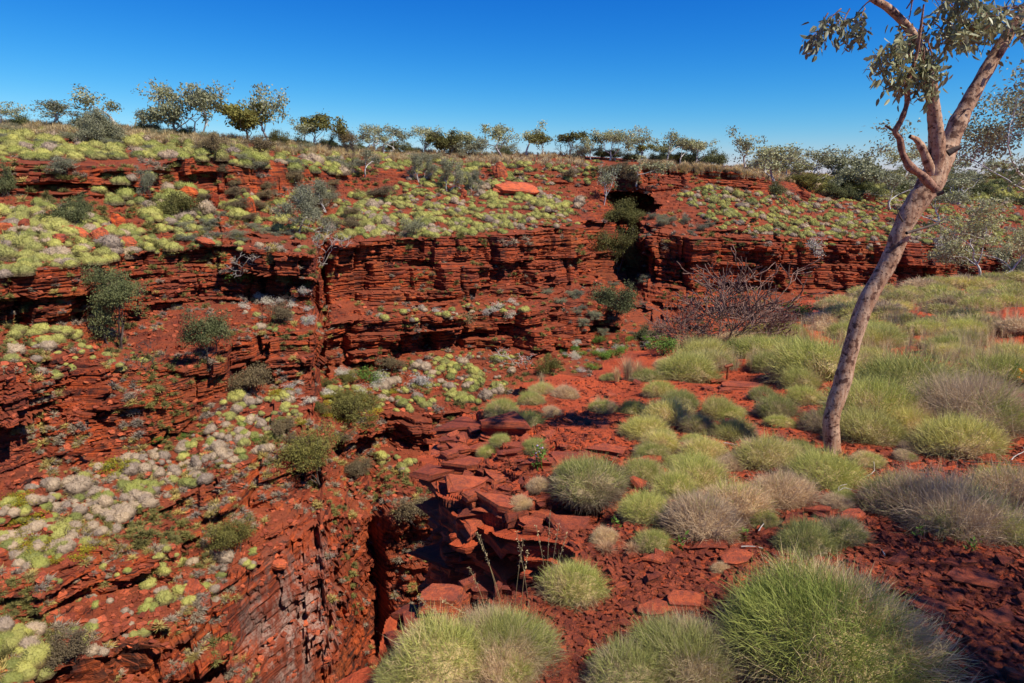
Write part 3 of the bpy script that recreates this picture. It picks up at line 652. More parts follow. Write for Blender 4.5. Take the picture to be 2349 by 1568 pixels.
TREES = [  # proto, X, base Y, height, width, which, name, label
('gum0', 12, 282, 62, 70, 'gum_tree', 'leaning white gum at the far left end of the skyline'),
('gum1', 120, 287, 60, 92, 'gum_tree', 'low umbrella shaped gum on the left skyline'),
('gum2', 268, 292, 92, 104, 'gum_tree', 'broad gum standing behind the round grey bush on the skyline'),
('gum3', 345, 298, 55, 38, 'gum_tree', 'small thin gum between the two broad skyline gums'),
('gum4', 392, 312, 118, 88, 'gum_tree', 'tall twin crowned gum on the skyline, left of the leaning gum'),
('gumtwo', 452, 318, 118, 95, 'gum_tree', 'white gum leaning right, beside the tall twin crowned gum'),
('olive0', 566, 318, 90, 78, 'gum_tree', 'olive leaved tree just left of the bright white trunk on the skyline'),
('gum0', 622, 332, 126, 84, 'gum_tree', 'slender gum with bright white trunk, tallest of the left skyline'),
('olive1', 726, 338, 76, 62, 'gum_tree', 'rounded olive tree right of the bright white trunked gum'),
('gum3', 890, 345, 62, 92, 'gum_tree', 'flat crowned gum right of the dark burnt trunk'),
('olive0', 1020, 352, 60, 48, 'gum_tree', 'small round headed tree on the middle skyline'),
('bush1', 1075, 360, 42, 80, 'bush', 'grey green bush in the dip of the middle skyline'),
('gum1', 1150, 362, 72, 70, 'gum_tree', 'left one of the two crowns rising above the middle skyline'),
('gum2', 1205, 362, 80, 70, 'gum_tree', 'right one of the two crowns rising above the middle skyline'),
('olive1', 1248, 362, 56, 52, 'gum_tree', 'short dark crowned gum right of the paired middle crowns'),
('gum4', 1392, 368, 70, 68, 'gum_tree', 'pale gum above the red cap rock, left of its neighbour'),
('gum0', 1465, 372, 74, 72, 'gum_tree', 'spreading gum above the cave on the skyline'),
('gum3', 1528, 376, 72, 64, 'gum_tree', 'gum on the skyline right of the one above the cave'),
('olive1', 1575, 378, 58, 64, 'gum_tree', 'dense olive gum at the head of the cap rock'),
('bush0', 1630, 384, 44, 70, 'bush', 'dark bush on the skyline over the right cap rock'),
('gum2', 1712, 396, 96, 82, 'gum_tree', 'tall open gum at the right end of the cap rock'),
('gum1', 1785, 436, 100, 110, 'gum_tree', 'spreading gum rooted where the cap rock ends'),
('gum4', 1862, 436, 96, 100, 'gum_tree', 'gum with twisted pale limbs right of the cap rock'),
('gumtwo', 1925, 440, 92, 100, 'gum_tree', 'wide gum left of the leaning foreground trunk'),
('olive0', 1988, 438, 62, 58, 'gum_tree', 'yellow green small tree left of the foreground trunk'),
('gum3', 2040, 480, 82, 92, 'gum_tree', 'gum low on the right slope behind the foreground trunk'),
('gum0', 2075, 410, 74, 90, 'gum_tree', 'gum on the skyline seen between the foreground branches'),
('gum1', 2150, 440, 74, 90, 'gum_tree', 'gum behind the fork of the foreground tree'),
('gum2', 2195, 470, 80, 100, 'gum_tree', 'gum on the slope right of the foreground fork'),
('gum4', 2150, 520, 84, 90, 'gum_tree', 'pale limbed gum on the slope right of the foreground trunk'),
('bush0', 1960, 425, 40, 90, 'bush', 'dark bush behind the trees of the right skyline'),
('pale0', 1030, 440, 78, 62, 'gum_tree', 'white stemmed sapling on the middle of the hummock slope'),
('gum3', 835, 402, 60, 50, 'gum_tree', 'small gum on the upper slope right of the burnt trunk'),
('pale0', 965, 420, 70, 60, 'gum_tree', 'pale sapling left of the white stemmed sapling on the slope'),
('pale0', 1085, 438, 50, 46, 'gum_tree', 'small sapling right of the white stemmed sapling'),
('pale0', 690, 532, 112, 110, 'gum_tree', 'grey leaved tree with twisted limbs above the first cliff'),
('pale0', 745, 490, 80, 76, 'gum_tree', 'silvery tree just up the slope from the twisted grey one'),
('gum2', 1462, 425, 66, 80, 'gum_tree', 'dark limbed gum growing on the ledge over the cave'),
('gum0', 1385, 470, 90, 52, 'gum_tree', 'crooked dark stemmed tree left of the cave'),
('gorgeg', 1424, 545, 92, 64, 'gum_tree', 'dense green tree growing in front of the cave'),
('gorge2', 1410, 628, 110, 110, 'shrub_tree', 'drooping brownish tree below the cave in the ravine'),
('gorge1', 1402, 752, 118, 112, 'shrub_tree', 'grey green tree standing in the scree of the ravine'),
('gorge0', 272, 800, 196, 158, 'shrub_tree', 'large dark tree growing against the left cliff face'),
('gorge1', 478, 830, 140, 108, 'shrub_tree', 'dark bushy tree on the ledge right of the large cliff tree'),
('gorge2', 735, 1100, 130, 150, 'shrub_tree', 'sparse olive tree on the bench in the middle of the gorge'),
('gorge2', 545, 1270, 90, 110, 'shrub_tree', 'bushy olive tree low on the left wall'),
('gorge1', 655, 672, 78, 48, 'shrub_tree', 'small tree growing out of the first cliff near the dark niche'),
('green0', 545, 650, 42, 52, 'shrub', 'bright green shrub hanging on the first cliff'),
('brown0', 648, 740, 48, 62, 'shrub', 'brown shrub on the scree left of the dark niche'),
('brown0', 580, 905, 70, 84, 'shrub', 'brown shrub at the foot of the second cliff'),
('brown0', 1048, 770, 62, 72, 'shrub', 'reddish brown shrub on the ledge of the middle buttress'),
('brown0', 955, 1200, 70, 100, 'shrub', 'sparse brown shrub on the lower wall near the outcrop'),
('brown0', 158, 1520, 80, 100, 'shrub', 'grey twiggy shrub near the bottom left corner'),
('bush2', 800, 960, 64, 90, 'shrub', 'dull green shrub on the middle bench below the buttress'),
('yellow0', 270, 1085, 40, 56, 'shrub', 'yellow green bush at the edge of the grey hummock field'),
('round0', 236, 328, 72, 70, 'bush', 'round grey green bush in front of the left skyline gums'),
('bush0', 18, 448, 78, 62, 'bush', 'dark bush beside the left end of the rock band'),
('bush0', 150, 512, 56, 90, 'bush', 'dark green bush in the left hummock field'),
('bush0', 185, 490, 50, 50, 'bush', 'dark bush touching the one in the left hummock field'),
('bush1', 150, 392, 36, 54, 'bush', 'grey green bush on top of the left rock band'),
('bush1', 590, 398, 36, 54, 'bush', 'grey green bush on the second rock band'),
('bush1', 345, 452, 70, 34, 'bush', 'thin grey shrub between the two left rock bands'),
('bush2', 420, 500, 60, 78, 'bush', 'olive bush on the slope left of the orange boulders'),
('bush1', 955, 545, 48, 50, 'bush', 'grey bush at the edge of the cliff top in the middle'),
('bush2', 640, 330, 40, 40, 'bush', 'olive bush at the foot of the bright white trunked gum'),
('brown0', 488, 365, 60, 66, 'bush', 'dark branched shrub on the upper left slope'),
('brown0', 600, 360, 52, 70, 'bush', 'dark branched shrub right of its twin on the upper slope'),
('brown0', 792, 350, 60, 50, 'bush', 'brown leaved tree left of the burnt trunk'),
('dead0', 812, 388, 90, 48, 'dead_tree', 'dark burnt dead trunk on the upper slope'),
('dead0', 985, 350, 58, 60, 'dead_tree', 'bare dead tree on the middle skyline'),
('dead1', 1292, 360, 54, 60, 'dead_tree', 'burnt twiggy tree on the skyline left of the cap rock'),
('dead1', 1320, 372, 50, 60, 'dead_tree', 'bare dark shrub behind the cap rock'),
('dead1', 1198, 418, 44, 50, 'dead_tree', 'bare dark shrub beside the red termite mound'),
('deadw', 570, 432, 56, 60, 'dead_tree', 'white bare branches on the second rock band'),
('deadw', 548, 625, 56, 56, 'dead_tree', 'dead limbs hanging over the edge of the first cliff'),
('deadw', 735, 600, 80, 70, 'dead_tree', 'pale dead branches over the dark niche'),
('dead1', 640, 720, 50, 70, 'dead_tree', 'broken dead branches lying on the scree'),
('dead1', 340, 850, 70, 110, 'dead_tree', 'dead twisted branches under the large cliff tree'),
('deadw', 1205, 840, 60, 90, 'dead_tree', 'dead branch leaning at the foot of the middle buttress'),
('white0', 1866, 580, 40, 36, 'shrub', 'silver white shrub growing on the right cliff'),
('white0', 2162, 590, 56, 50, 'shrub', 'silver grey shrub hanging from the right cliff top'),
('white0', 2178, 565, 26, 40, 'shrub', 'silver shrub perched on top of the right cliff'),
('bush0', 1480, 780, 40, 60, 'shrub', 'dark shrub in the scree of the ravine'),
('bush2', 1265, 860, 44, 50, 'shrub', 'dull green shrub below the middle buttress'),
('brown0', 895, 850, 40, 60, 'shrub', 'brown shrub at the foot of the rounded buttress'),
('green0', 840, 870, 30, 60, 'shrub', 'light green shrub at the foot of the rounded buttress'),
]
for key, X, Y, hp, wp, nm, lb in TREES:
    cat = {'gum_tree': 'tree', 'shrub_tree': 'tree', 'bush': 'bush', 'shrub': 'shrub', 'dead_tree': 'dead tree'}[nm]
    Yq = Y
    if hit(X, Yq, 'far') is None: Yq += 8
    plant(key, X, Yq, hp*1.04, wp*(1.18 if nm == 'gum_tree' else 1.0), nm, lb, cat, sink=.15)
    used_labels[lb] = 1
    lmk(X, Y-hp*.3, 'the '+' '.join(lb.split()[:5]) if False else 'the '+lb)
# short landmark phrases used in other labels
LMK.clear()
for X, Y, ph_ in ((12, 260, 'the leaning skyline gum'), (120, 260, 'the umbrella gum'), (236, 300, 'the round grey bush'), (390, 270, 'the twin crowned gum'), (622, 290, 'the white trunked gum'), (726, 310, 'the round olive tree'), (812, 360, 'the burnt trunk'), (890, 320, 'the flat crowned gum'), (1030, 400, 'the white stemmed sapling'), (1075, 345, 'the skyline dip'), (1180, 330, 'the paired crowns'), (1150, 400, 'the termite mound'), (1392, 345, 'the pale skyline gum'), (1450, 465, 'the cave'), (1712, 360, 'the tall open gum'), (1785, 390, 'the spreading gum'), (2040, 450, 'the low slope gum'), (2240, 560, 'the near bank gum'), (85, 405, 'the left rock band'), (250, 415, 'the second rock band'), (567, 468, 'the tilted orange boulder'), (690, 480, 'the twisted grey tree'), (18, 420, 'the edge bush'), (160, 490, 'the dark slope bush'), (272, 700, 'the large cliff tree'), (478, 770, 'the bushy ledge tree'), (545, 640, 'the bright green shrub'), (655, 640, 'the small cliff tree'), (742, 650, 'the dark niche'), (955, 520, 'the cliff edge bush'), (1424, 500, 'the dense green tree'), (1410, 580, 'the drooping tree'), (1402, 690, 'the ravine tree'), (1866, 565, 'the white cliff shrub'), (1048, 745, 'the reddish ledge shrub'), (830, 800, 'the rounded buttress'), (1260, 770, 'the middle buttress'), (270, 1065, 'the yellow green bush'), (735, 1030, 'the bench tree'), (545, 1220, 'the low olive tree'), (158, 1480, 'the corner shrub'), (955, 1160, 'the lower wall shrub'), (880, 1290, 'the tall crease'), (720, 1400, 'the white stain'), (1160, 985, 'the flat ledge block'), (580, 880, 'the foot of cliff shrub'), (930, 880, 'the white bush cluster'), (1490, 760, 'the scree shrub')): lmk(X, Y, ph_)
# continuous belt of bushes along the skyline
bi = 0
for i in range(52):
    X = rnd.choice([rnd.uniform(-20, 1060), rnd.uniform(1080, 1760), rnd.uniform(1760, 2360), rnd.uniform(1760, 2360)])
    Ys = np.interp(X, r0[:, 0], r0[:, 1]); h_ = rnd.uniform(16, 34) if X < 1760 else rnd.uniform(18, 40)
    Yb = Ys+rnd.uniform(3, 7) if X < 1760 else Ys+rnd.uniform(4, 60)
    key = rnd.choice(['bush0', 'bush1', 'bush2', 'bush0'])
    nm_ = {'bush0': 'low dark green bush', 'bush1': 'low grey green bush', 'bush2': 'low olive bush'}[key]
    plant(key, X, Yb, h_, h_*rnd.uniform(1.3, 2.2), 'bush', uniq(nm_, X, Yb), 'bush', group='low bushes along the skyline', sink=.1)
for i in range(26):
    X = rnd.choice([rnd.uniform(700, 1080), rnd.uniform(1120, 1760), rnd.uniform(1760, 2340), rnd.uniform(1760, 2340)])
    Ys = np.interp(X, r0[:, 0], r0[:, 1]); Yb = Ys+(rnd.uniform(3, 8) if X < 1760 else rnd.uniform(4, 70)); h_ = rnd.uniform(40, 66)
    key = rnd.choice(['gum0', 'gum1', 'gum2', 'gum3', 'gum4', 'gumtwo', 'olive1'])
    plant(key, X, Yb, h_, h_*rnd.uniform(.8, 1.25), 'gum_tree', uniq('small gum' if h_ < 54 else 'mid sized gum', X, Yb), 'tree', group='gums along the far rim', sink=.15)
# hanging grey tufts, white and green shrublets scattered on benches
def inpoly(X, Y, pl):
    c = False
    for i in range(len(pl)):
        (ax, ay), (bx_, by_) = pl[i], pl[(i+1) % len(pl)]
        if (ay > Y) != (by_ > Y) and X < ax+(Y-ay)/(by_-ay)*(bx_-ax): c = not c
    return c
def scatter(pl, n, r):
    xs = [p_[0] for p_ in pl]; ys = [p_[1] for p_ in pl]; out = []
    while len(out) < n:
        X, Y = r.uniform(min(xs), max(xs)), r.uniform(min(ys), max(ys))
        if inpoly(X, Y, pl): out.append((X, Y))
    return out
SHR = [([(780, 860), (960, 850), (980, 900), (800, 900)], 9, 'white0', 24, 34), ([(1280, 790), (1500, 790), (1440, 850), (1300, 860)], 10, 'white0', 16, 22),
       ([(1280, 790), (1500, 770), (1560, 800), (1440, 850), (1300, 870)], 26, 'green0', 16, 24), ([(640, 870), (800, 900), (700, 960), (640, 930)], 8, 'white0', 18, 26),
       ([(540, 680), (720, 670), (720, 760), (560, 760)], 9, 'white0', 20, 26), ([(0, 1150), (300, 1120), (200, 1280), (0, 1300)], 14, 'yellow0', 16, 50),
       ([(640, 880), (900, 900), (900, 960), (620, 990)], 24, 'yellow0', 12, 30), ([(850, 720), (1200, 690), (1200, 745), (880, 750)], 7, 'white0', 18, 24),
       ([(350, 1000), (660, 950), (600, 1100), (330, 1150)], 18, 'green0', 12, 22), ([(720, 880), (860, 840), (880, 950), (740, 960)], 10, 'bush2', 30, 50),
       ([(640, 980), (830, 980), (830, 1100), (700, 1120)], 8, 'brown0', 34, 50), ([(1480, 500), (1640, 520), (1640, 545), (1490, 545)], 9, 'bush1', 22, 26),
       ([(1250, 680), (1500, 640), (1500, 760), (1330, 790)], 16, 'bush1', 18, 26), ([(0, 290), (700, 330), (1050, 360), (900, 400), (300, 370), (0, 350)], 34, 'bush1', 20, 40),
       ([(450, 400), (900, 440), (800, 540), (450, 520)], 22, 'brown0', 30, 46), ([(1250, 400), (1500, 385), (1500, 440), (1350, 430)], 8, 'brown0', 30, 40),
       ([(400, 470), (700, 540), (700, 570), (420, 560)], 18, 'bush1', 18, 34), ([(1850, 400), (2349, 410), (2349, 470), (1900, 450)], 30, 'bush0', 26, 50)]
WORD = {'white0': ('silver white shrub', 'shrub'), 'green0': ('small green shrub', 'shrub'), 'yellow0': ('yellow flowering low shrub', 'shrub'), 'bush2': ('olive twiggy shrub', 'shrub'), 'brown0': ('brown bare shrub', 'shrub'), 'bush1': ('small grey shrub', 'shrub'), 'bush0': ('dark green bush', 'bush')}
for pl, n, key, hp, wp in SHR:
    for X, Y in scatter(pl, n, rnd):
        h_ = hit(X, Y, 'any')
        if h_ is None or h_[3] != 'far': continue
        sc1 = rnd.uniform(.6, 1.25)
        plant(key, X, Y, hp*sc1, wp*sc1, WORD[key][1], uniq(WORD[key][0], X, Y), WORD[key][1], group='shrubs scattered over the gorge benches', sink=.08)
# ---------------------------------------------------------------- hummocks on the far side
REG = [
 ([(0, 478), (100, 468), (200, 495), (300, 520), (400, 568), (390, 590), (250, 600), (150, 620), (0, 638)], 210, (.75, .10, .15), (.30, .58)),
 ([(0, 292), (500, 322), (650, 345), (1050, 365), (1100, 385), (700, 405), (400, 362), (0, 372)], 420, (.45, .45, .10), (.40, .85)),
 ([(340, 400), (450, 440), (650, 450), (900, 440), (900, 540), (760, 560), (640, 540), (520, 490), (420, 560), (330, 500), (180, 430)], 190, (.45, .35, .2), (.35, .75)),
 ([(790, 460), (1000, 410), (1300, 440), (1340, 470), (1290, 500), (1080, 540), (860, 545), (800, 520)], 420, (.66, .14, .2), (.32, .62)),
 ([(900, 365), (1380, 372), (1350, 420), (1150, 430), (950, 430)], 150, (.5, .3, .2), (.35, .7)),
 ([(1540, 448), (1620, 428), (1760, 445), (2000, 450), (2349, 470), (2349, 568), (1750, 542), (1660, 530)], 900, (.6, .15, .25), (.32, .62)),
 ([(1780, 405), (2349, 415), (2349, 470), (1900, 450)], 420, (.55, .35, .10), (.7, 1.4)),
 ([(20, 740), (150, 735), (200, 775), (190, 800), (20, 815)], 26, (.85, .05, .1), (.25, .48)),
 ([(0, 810), (350, 800), (330, 850), (60, 880)], 22, (.7, .1, .2), (.18, .35)),
 ([(90, 1110), (250, 1060), (400, 1020), (480, 965), (560, 950), (640, 1000), (660, 1030), (560, 1060), (430, 1130), (330, 1190), (150, 1280), (0, 1310), (0, 1150)], 230, (.14, .16, .7), (.20, .42)),
 ([(470, 940), (560, 905), (650, 900), (700, 950), (620, 1000)], 34, (.7, .1, .2), (.2, .42)),
 ([(760, 890), (860, 860), (960, 830), (1100, 800), (1180, 815), (1190, 850), (1150, 900), (1000, 945), (850, 950), (760, 940)], 130, (.5, .2, .3), (.25, .48)),
 ([(60, 1340), (350, 1270), (540, 1190), (600, 1290), (450, 1400), (250, 1500), (0, 1568), (0, 1400)], 70, (.4, .2, .4), (.16, .34)),
 ([(860, 722), (1080, 695), (1210, 700), (1200, 735), (900, 745)], 30, (.6, .1, .3), (.22, .42)),
 ([(830, 1040), (960, 1040), (950, 1085), (840, 1090)], 13, (.8, .1, .1), (.22, .42)),
 ([(0, 1440), (60, 1440), (110, 1568), (0, 1568)], 16, (.3, .3, .4), (.3, .5)),
 ([(430, 560), (720, 565), (700, 580), (440, 578)], 14, (.4, .3, .3), (.25, .5)),
 ([(560, 690), (740, 680), (760, 760), (560, 770)], 14, (.4, .2, .4), (.18, .35)),
 ([(1150, 520), (1330, 500), (1330, 515), (1150, 540)], 18, (.4, .2, .4), (.25, .45)),
 ([(1750, 548), (2349, 568), (2349, 590), (1750, 562)], 30, (.4, .2, .4), (.3, .5)),
]
FARH = []
for pl, n, pr, (a, b) in REG:
    for X, Y in scatter(pl, int(n*1.08), rnd):
        h_ = hit(X, Y, 'any')
        if h_ is None or h_[3] != 'far' or h_[1].z < .35: continue
        c_ = rnd.random(); k_ = 'lime' if c_ < pr[0] else ('green' if c_ < pr[0]+pr[1] else 'grey')
        Rm = (a*.85+(b*1.1-a*.85)*rnd.random()**1.5)*(.92 if rnd.random() > .15 else 1.3)
        FARH.append((Rm/pxm(h_[0]), X, Y, h_[0], k_, Rm))
        if rnd.random() < .6:      # joined lobes
            p2_ = h_[0]+Vector((rnd.uniform(-1, 1), rnd.uniform(-.6, .6), 0))*Rm*1.3; g_ = ground(p2_.x, p2_.y, 'far')
            if g_ and abs(g_.z-h_[0].z) < .5: FARH.append((Rm*.8/pxm(g_), X, Y, g_, k_, Rm*.8))
# ---------------------------------------------------------------- hummocks on the near bank
NHL = []
def hum(mesh, X, Y, wpx, label, kind=None, h=1.0, rot=None):
    hh_ = hit(X, Y, 'near')
    if hh_ is None: print('near miss', X, Y, label); return
    p_ = hh_[0]; Rm = wpx/2*pxm(p_)*(1.3 if wpx < 240 else 1.08)
    o = ob('spinifex_hummock', mesh, None, (p_.x, p_.y, p_.z-.04*Rm), (0, 0, rnd.random()*6.28 if rot is None else rot), (Rm*1.02, Rm*1.02*rnd.uniform(.85, 1.1), Rm*h*rnd.uniform(.9, 1.05)))
    tag(o, label, 'spinifex', 'spinifex hummocks'); used_labels[label] = 1; NHL.append(o); return o
def nh(k): return rnd.choice(NH[k])
NEAR = [ # mesh, X, base Y, width, label
('B0', 1900, 1490, 520, 'largest green spinifex hummock, half shaded, at the bottom right'),
('B1', 1580, 1535, 330, 'straw sided spinifex spreading left from the largest hummock'),
('mixed', 1440, 1575, 190, 'low straw coloured spinifex at the bottom edge'),
('B1', 1150, 1500, 290, 'wide green and straw spinifex at the bottom centre on the rim'),
('mixed', 1010, 1530, 210, 'lower left end of the rim spinifex at the bottom centre'),
('green', 940, 1575, 130, 'spinifex cut by the bottom edge at the rim'),
('green', 1315, 1360, 148, 'round green spinifex standing alone above the rim clump'),
('green', 1498, 1258, 88, 'small green spinifex behind the lone round one'),
('green', 1850, 1265, 130, 'short green spinifex above the largest hummock'),
('mixed', 1930, 1240, 120, 'green and straw spinifex up right of the largest hummock'),
('green', 2345, 1240, 110, 'dark green spinifex at the right edge'),
('BG', 2190, 1200, 330, 'huge tangled grey spinifex at right'),
('dead', 2060, 1165, 170, 'grey spinifex with green tips left of the huge tangled one'),
('dead', 2310, 1150, 190, 'grey tangled spinifex at the right edge'),
('lime', 2200, 1035, 190, 'yellow green spinifex above the huge tangled one'),
('BG', 2230, 960, 230, 'flat grey dead spinifex right of the tree'),
('dead', 2120, 975, 110, 'small grey spinifex left of the flat dead one'),
('green', 1900, 1112, 150, 'green spinifex in front of the tree trunk'),
('lime', 1755, 1065, 150, 'yellow green spinifex left of the tree base'),
('green', 1835, 1050, 80, 'small dark spinifex touching the tree base'),
('dead', 1690, 1178, 160, 'grey spinifex in the middle of the stony ground'),
('dead', 1790, 1150, 150, 'grey spinifex below the tree base'),
('dead', 1610, 1215, 180, 'pale dead spinifex mat left of the small green tuft'),
('green', 1752, 1205, 68, 'small green tuft among the grey spinifex'),
('green', 1600, 1110, 140, 'green spinifex below the pair of yellow green ones'),
('green', 1545, 1130, 100, 'green spinifex on the slab edge'),
('mixed', 1478, 1095, 88, 'half dead spinifex left of the green ones'),
('lime', 1610, 1050, 110, 'yellow green spinifex on the slabs'),
('lime', 1515, 1030, 90, 'yellow green spinifex above the half dead one'),
('mixed', 1345, 1125, 150, 'green and grey spinifex on the big outcrop'),
('green', 1310, 1095, 80, 'green spinifex behind the one on the big outcrop'),
('green', 1400, 1120, 70, 'green spinifex right of the one on the big outcrop'),
('greydead', 1238, 1120, 52, 'small grey spinifex on the layered outcrop'),
('greydead', 1193, 1160, 50, 'smallest grey spinifex on the outcrop edge'),
('green', 1204, 980, 86, 'neat round spinifex behind the flat ledge block'),
('green', 1226, 1033, 56, 'small spinifex right of the cracked ledge block'),
('green', 1128, 1045, 60, 'small spinifex on the ledge steps'),
('green', 1148, 1018, 44, 'tiny spinifex above the ledge steps'),
('lime', 1243, 903, 58, 'yellow green spinifex on the far edge of the bare ground'),
('greydead', 1298, 912, 54, 'pale straw tuft right of the far edge spinifex'),
('green', 1150, 948, 66, 'low spinifex on the outcrop lip'),
('green', 1220, 925, 56, 'low spinifex behind the neat round one'),
('greydead', 1264, 953, 42, 'pale tuft right of the neat round spinifex'),
('mixed', 1385, 945, 62, 'half dead spinifex on the bare red ground'),
('green', 1452, 948, 62, 'green spinifex on the bare red ground'),
('green', 1512, 905, 66, 'green spinifex on the far side of the bare ground'),
('green', 1562, 933, 80, 'green spinifex right of the bare ground'),
('lime', 1530, 965, 110, 'bright spinifex lowest of the row beside the bare ground'),
('lime', 1600, 985, 80, 'bright spinifex between the slabs and the bare ground'),
('lime', 1650, 955, 88, 'bright spinifex right of the row'),
('lime', 1685, 1005, 90, 'bright spinifex above the slabs'),
('lime', 1480, 1000, 100, 'bright spinifex left of the row'),
('green', 1580, 868, 120, 'long green spinifex left of the steel peg'),
('green', 1762, 848, 84, 'green spinifex right of the steel peg'),
('green', 1748, 915, 60, 'small spinifex below the slab with the peg'),
('green', 1840, 890, 90, 'green spinifex left of the trunk'),
('green', 1880, 870, 200, 'bright long spinifex touching the left of the trunk'),
('green', 1850, 925, 84, 'round spinifex left of the trunk and below the long one'),
('green', 2000, 965, 240, 'broad green spinifex right of the trunk'),
('green', 2080, 915, 220, 'broad green spinifex behind, right of the trunk'),
('lime', 1990, 1010, 150, 'yellow green spinifex beside the tree base'),
('lime', 2080, 985, 110, 'yellow green spinifex right of the tree base'),
('green', 2290, 885, 170, 'dark green long spinifex by the orange flowers'),
('green', 2345, 985, 80, 'green spinifex at the right edge above the tangled one'),
('green', 1485, 1185, 110, 'dark shaded spinifex in the hollow'),
('greydead', 1388, 1240, 60, 'brown dry tuft near the gully head'),
('greydead', 1652, 1310, 42, 'small straw tuft on the gravel'),
('dead', 1600, 1175, 90, 'grey spinifex at the slab edge'),
('green', 1780, 950, 90, 'spinifex between the slab and the trunk'),
('mixed', 1890, 985, 100, 'spinifex left of the trunk on the stones'),
('green', 1355, 865, 50, 'spinifex at the rim beyond the bare ground'),
('dead', 1160, 1560, 150, 'dead spinifex skirt at the bottom centre'),
]
for k_, X, Y, wp, lb in NEAR:
    m_ = {'B0': BIG[0], 'B1': BIG[1], 'BG': BIGG}.get(k_) or nh(k_)
    hum(m_, X, Y, wp, lb, h=1.32 if wp < 300 else 1.12)
for X, Y, ph_ in ((1910, 1000, 'the tree base'), (1668, 855, 'the steel peg'), (1650, 700, 'the burnt bush'), (2240, 620, 'the near bank gum'), (2330, 875, 'the orange flowers'), (1440, 850, 'the tall straw tuft'), (2120, 800, 'the broad spinifex'), (2060, 700, 'the upper trunk'), (1800, 740, 'the bank rim')): lmk(X, Y, ph_)
# meadow beyond
MEAD = [(1440, 830), (1640, 790), (1760, 760), (1870, 700), (2060, 655), (2349, 635), (2349, 850), (2200, 840), (1960, 840), (1780, 820), (1640, 850)]
pts_ = scatter(MEAD, 60, rnd)+scatter([(1860, 690), (2060, 655), (2349, 635), (2349, 720), (1960, 740)], 45, rnd)
for X, Y in sorted(pts_, key=lambda q_: q_[1]):
    k_ = rnd.choices(['green', 'lime', 'grey'], (.42, .44, .14))[0]; wp = np.interp(Y, [640, 850], [50, 104])*rnd.uniform(.6, 1.35)
    nm_ = {'green': 'green meadow spinifex', 'lime': 'yellow green meadow spinifex', 'grey': 'grey meadow spinifex'}[k_]
    hum(rnd.choice(MH[k_]) if Y < 760 else nh({'grey': 'dead'}.get(k_, k_)), X, Y, wp, uniq(nm_, X, Y), h=1.0)
# fillers between the listed ones, right of the trunk and among the stones
for X, Y in scatter([(1960, 900), (2349, 860), (2349, 1010), (2200, 930), (2000, 1000)], 8, rnd)+scatter([(1380, 860), (1500, 830), (1620, 870), (1400, 880)], 4, rnd)+scatter([(1500, 1140), (1900, 1100), (2000, 1150), (1560, 1260)], 8, rnd)+scatter([(1960, 860), (2349, 860), (2349, 1000), (1980, 1080)], 12, rnd)+scatter([(1450, 1020), (1700, 930), (1860, 960), (1800, 1080), (1500, 1120)], 10, rnd):
    k_ = rnd.choice(['green', 'dead', 'mixed']); nm_ = {'green': 'small green spinifex', 'dead': 'small grey spinifex', 'mixed': 'small half dead spinifex'}[k_]
    hum(nh(k_), X, Y, rnd.uniform(40, 80), uniq(nm_, X, Y))
# far hummocks: the largest as things, the rest as counted-out cover
FARH.sort(key=lambda t: -t[0])
NBUD = 298-len(NHL)
SZ = lambda px_: 'large' if px_ > 21 else ('small' if px_ < 15 else 'medium')
CN = {'lime': 'yellow green', 'green': 'green', 'grey': 'grey'}
src = {}
for i, (pxr, X, Y, p_, k_, Rm) in enumerate(FARH[:NBUD]):
    o = ob('spinifex_hummock', rnd.choice(FH[k_]), None, (p_.x, p_.y, p_.z-.03*Rm), (0, 0, rnd.random()*6.28), (Rm*rnd.uniform(.9, 1.25), Rm, Rm*rnd.uniform(.9, 1.3)))
    tag(o, uniq(f"{SZ(pxr)} {CN[k_]} spinifex", X, Y), 'spinifex', 'spinifex hummocks')
def cloud(name, pts, obj, kind='stuff', label=None, cat=None):
    """many copies of one small object on given points: (x,y,z,rotx,roty,rotz,sx,sy,sz)"""
    pts = np.array(pts, np.float32); me = bpy.data.meshes.new(name); me.vertices.add(len(pts)); me.vertices.foreach_set('co', pts[:, :3].ravel())
    for nm_, sl_ in (('rot', pts[:, 3:6]), ('scl', pts[:, 6:9])):
        a_ = me.attributes.new(nm_, 'FLOAT_VECTOR', 'POINT'); a_.data.foreach_set('vector', np.ascontiguousarray(sl_).ravel())
    o = ob(name, me); g = bpy.data.node_groups.new(name, 'GeometryNodeTree')
    g.interface.new_socket('Geometry', in_out='INPUT', socket_type='NodeSocketGeometry'); g.interface.new_socket('Geometry', in_out='OUTPUT', socket_type='NodeSocketGeometry')
    gi_ = g.nodes.new('NodeGroupInput'); go = g.nodes.new('NodeGroupOutput'); ip = g.nodes.new('GeometryNodeInstanceOnPoints')
    oi_ = g.nodes.new('GeometryNodeObjectInfo'); oi_.inputs['Object'].default_value = obj; oi_.transform_space = 'ORIGINAL'
    for nm_, so_ in (('rot', 'Rotation'), ('scl', 'Scale')):
        na = g.nodes.new('GeometryNodeInputNamedAttribute'); na.data_type = 'FLOAT_VECTOR'; na.inputs['Name'].default_value = nm_
        if so_ == 'Rotation':
            er = g.nodes.new('FunctionNodeEulerToRotation'); g.links.new(na.outputs['Attribute'], er.inputs[0]); g.links.new(er.outputs[0], ip.inputs[so_])
        else: g.links.new(na.outputs['Attribute'], ip.inputs[so_])
    g.links.new(gi_.outputs[0], ip.inputs['Points']); g.links.new(oi_.outputs['Geometry'], ip.inputs['Instance']); g.links.new(ip.outputs[0], go.inputs[0])
    md = o.modifiers.new('scatter', 'NODES'); md.node_group = g
    tag(o, label, cat, None, kind); return o
def first_with(me):
    for o in bpy.data.objects:
        if o.data is me: return o
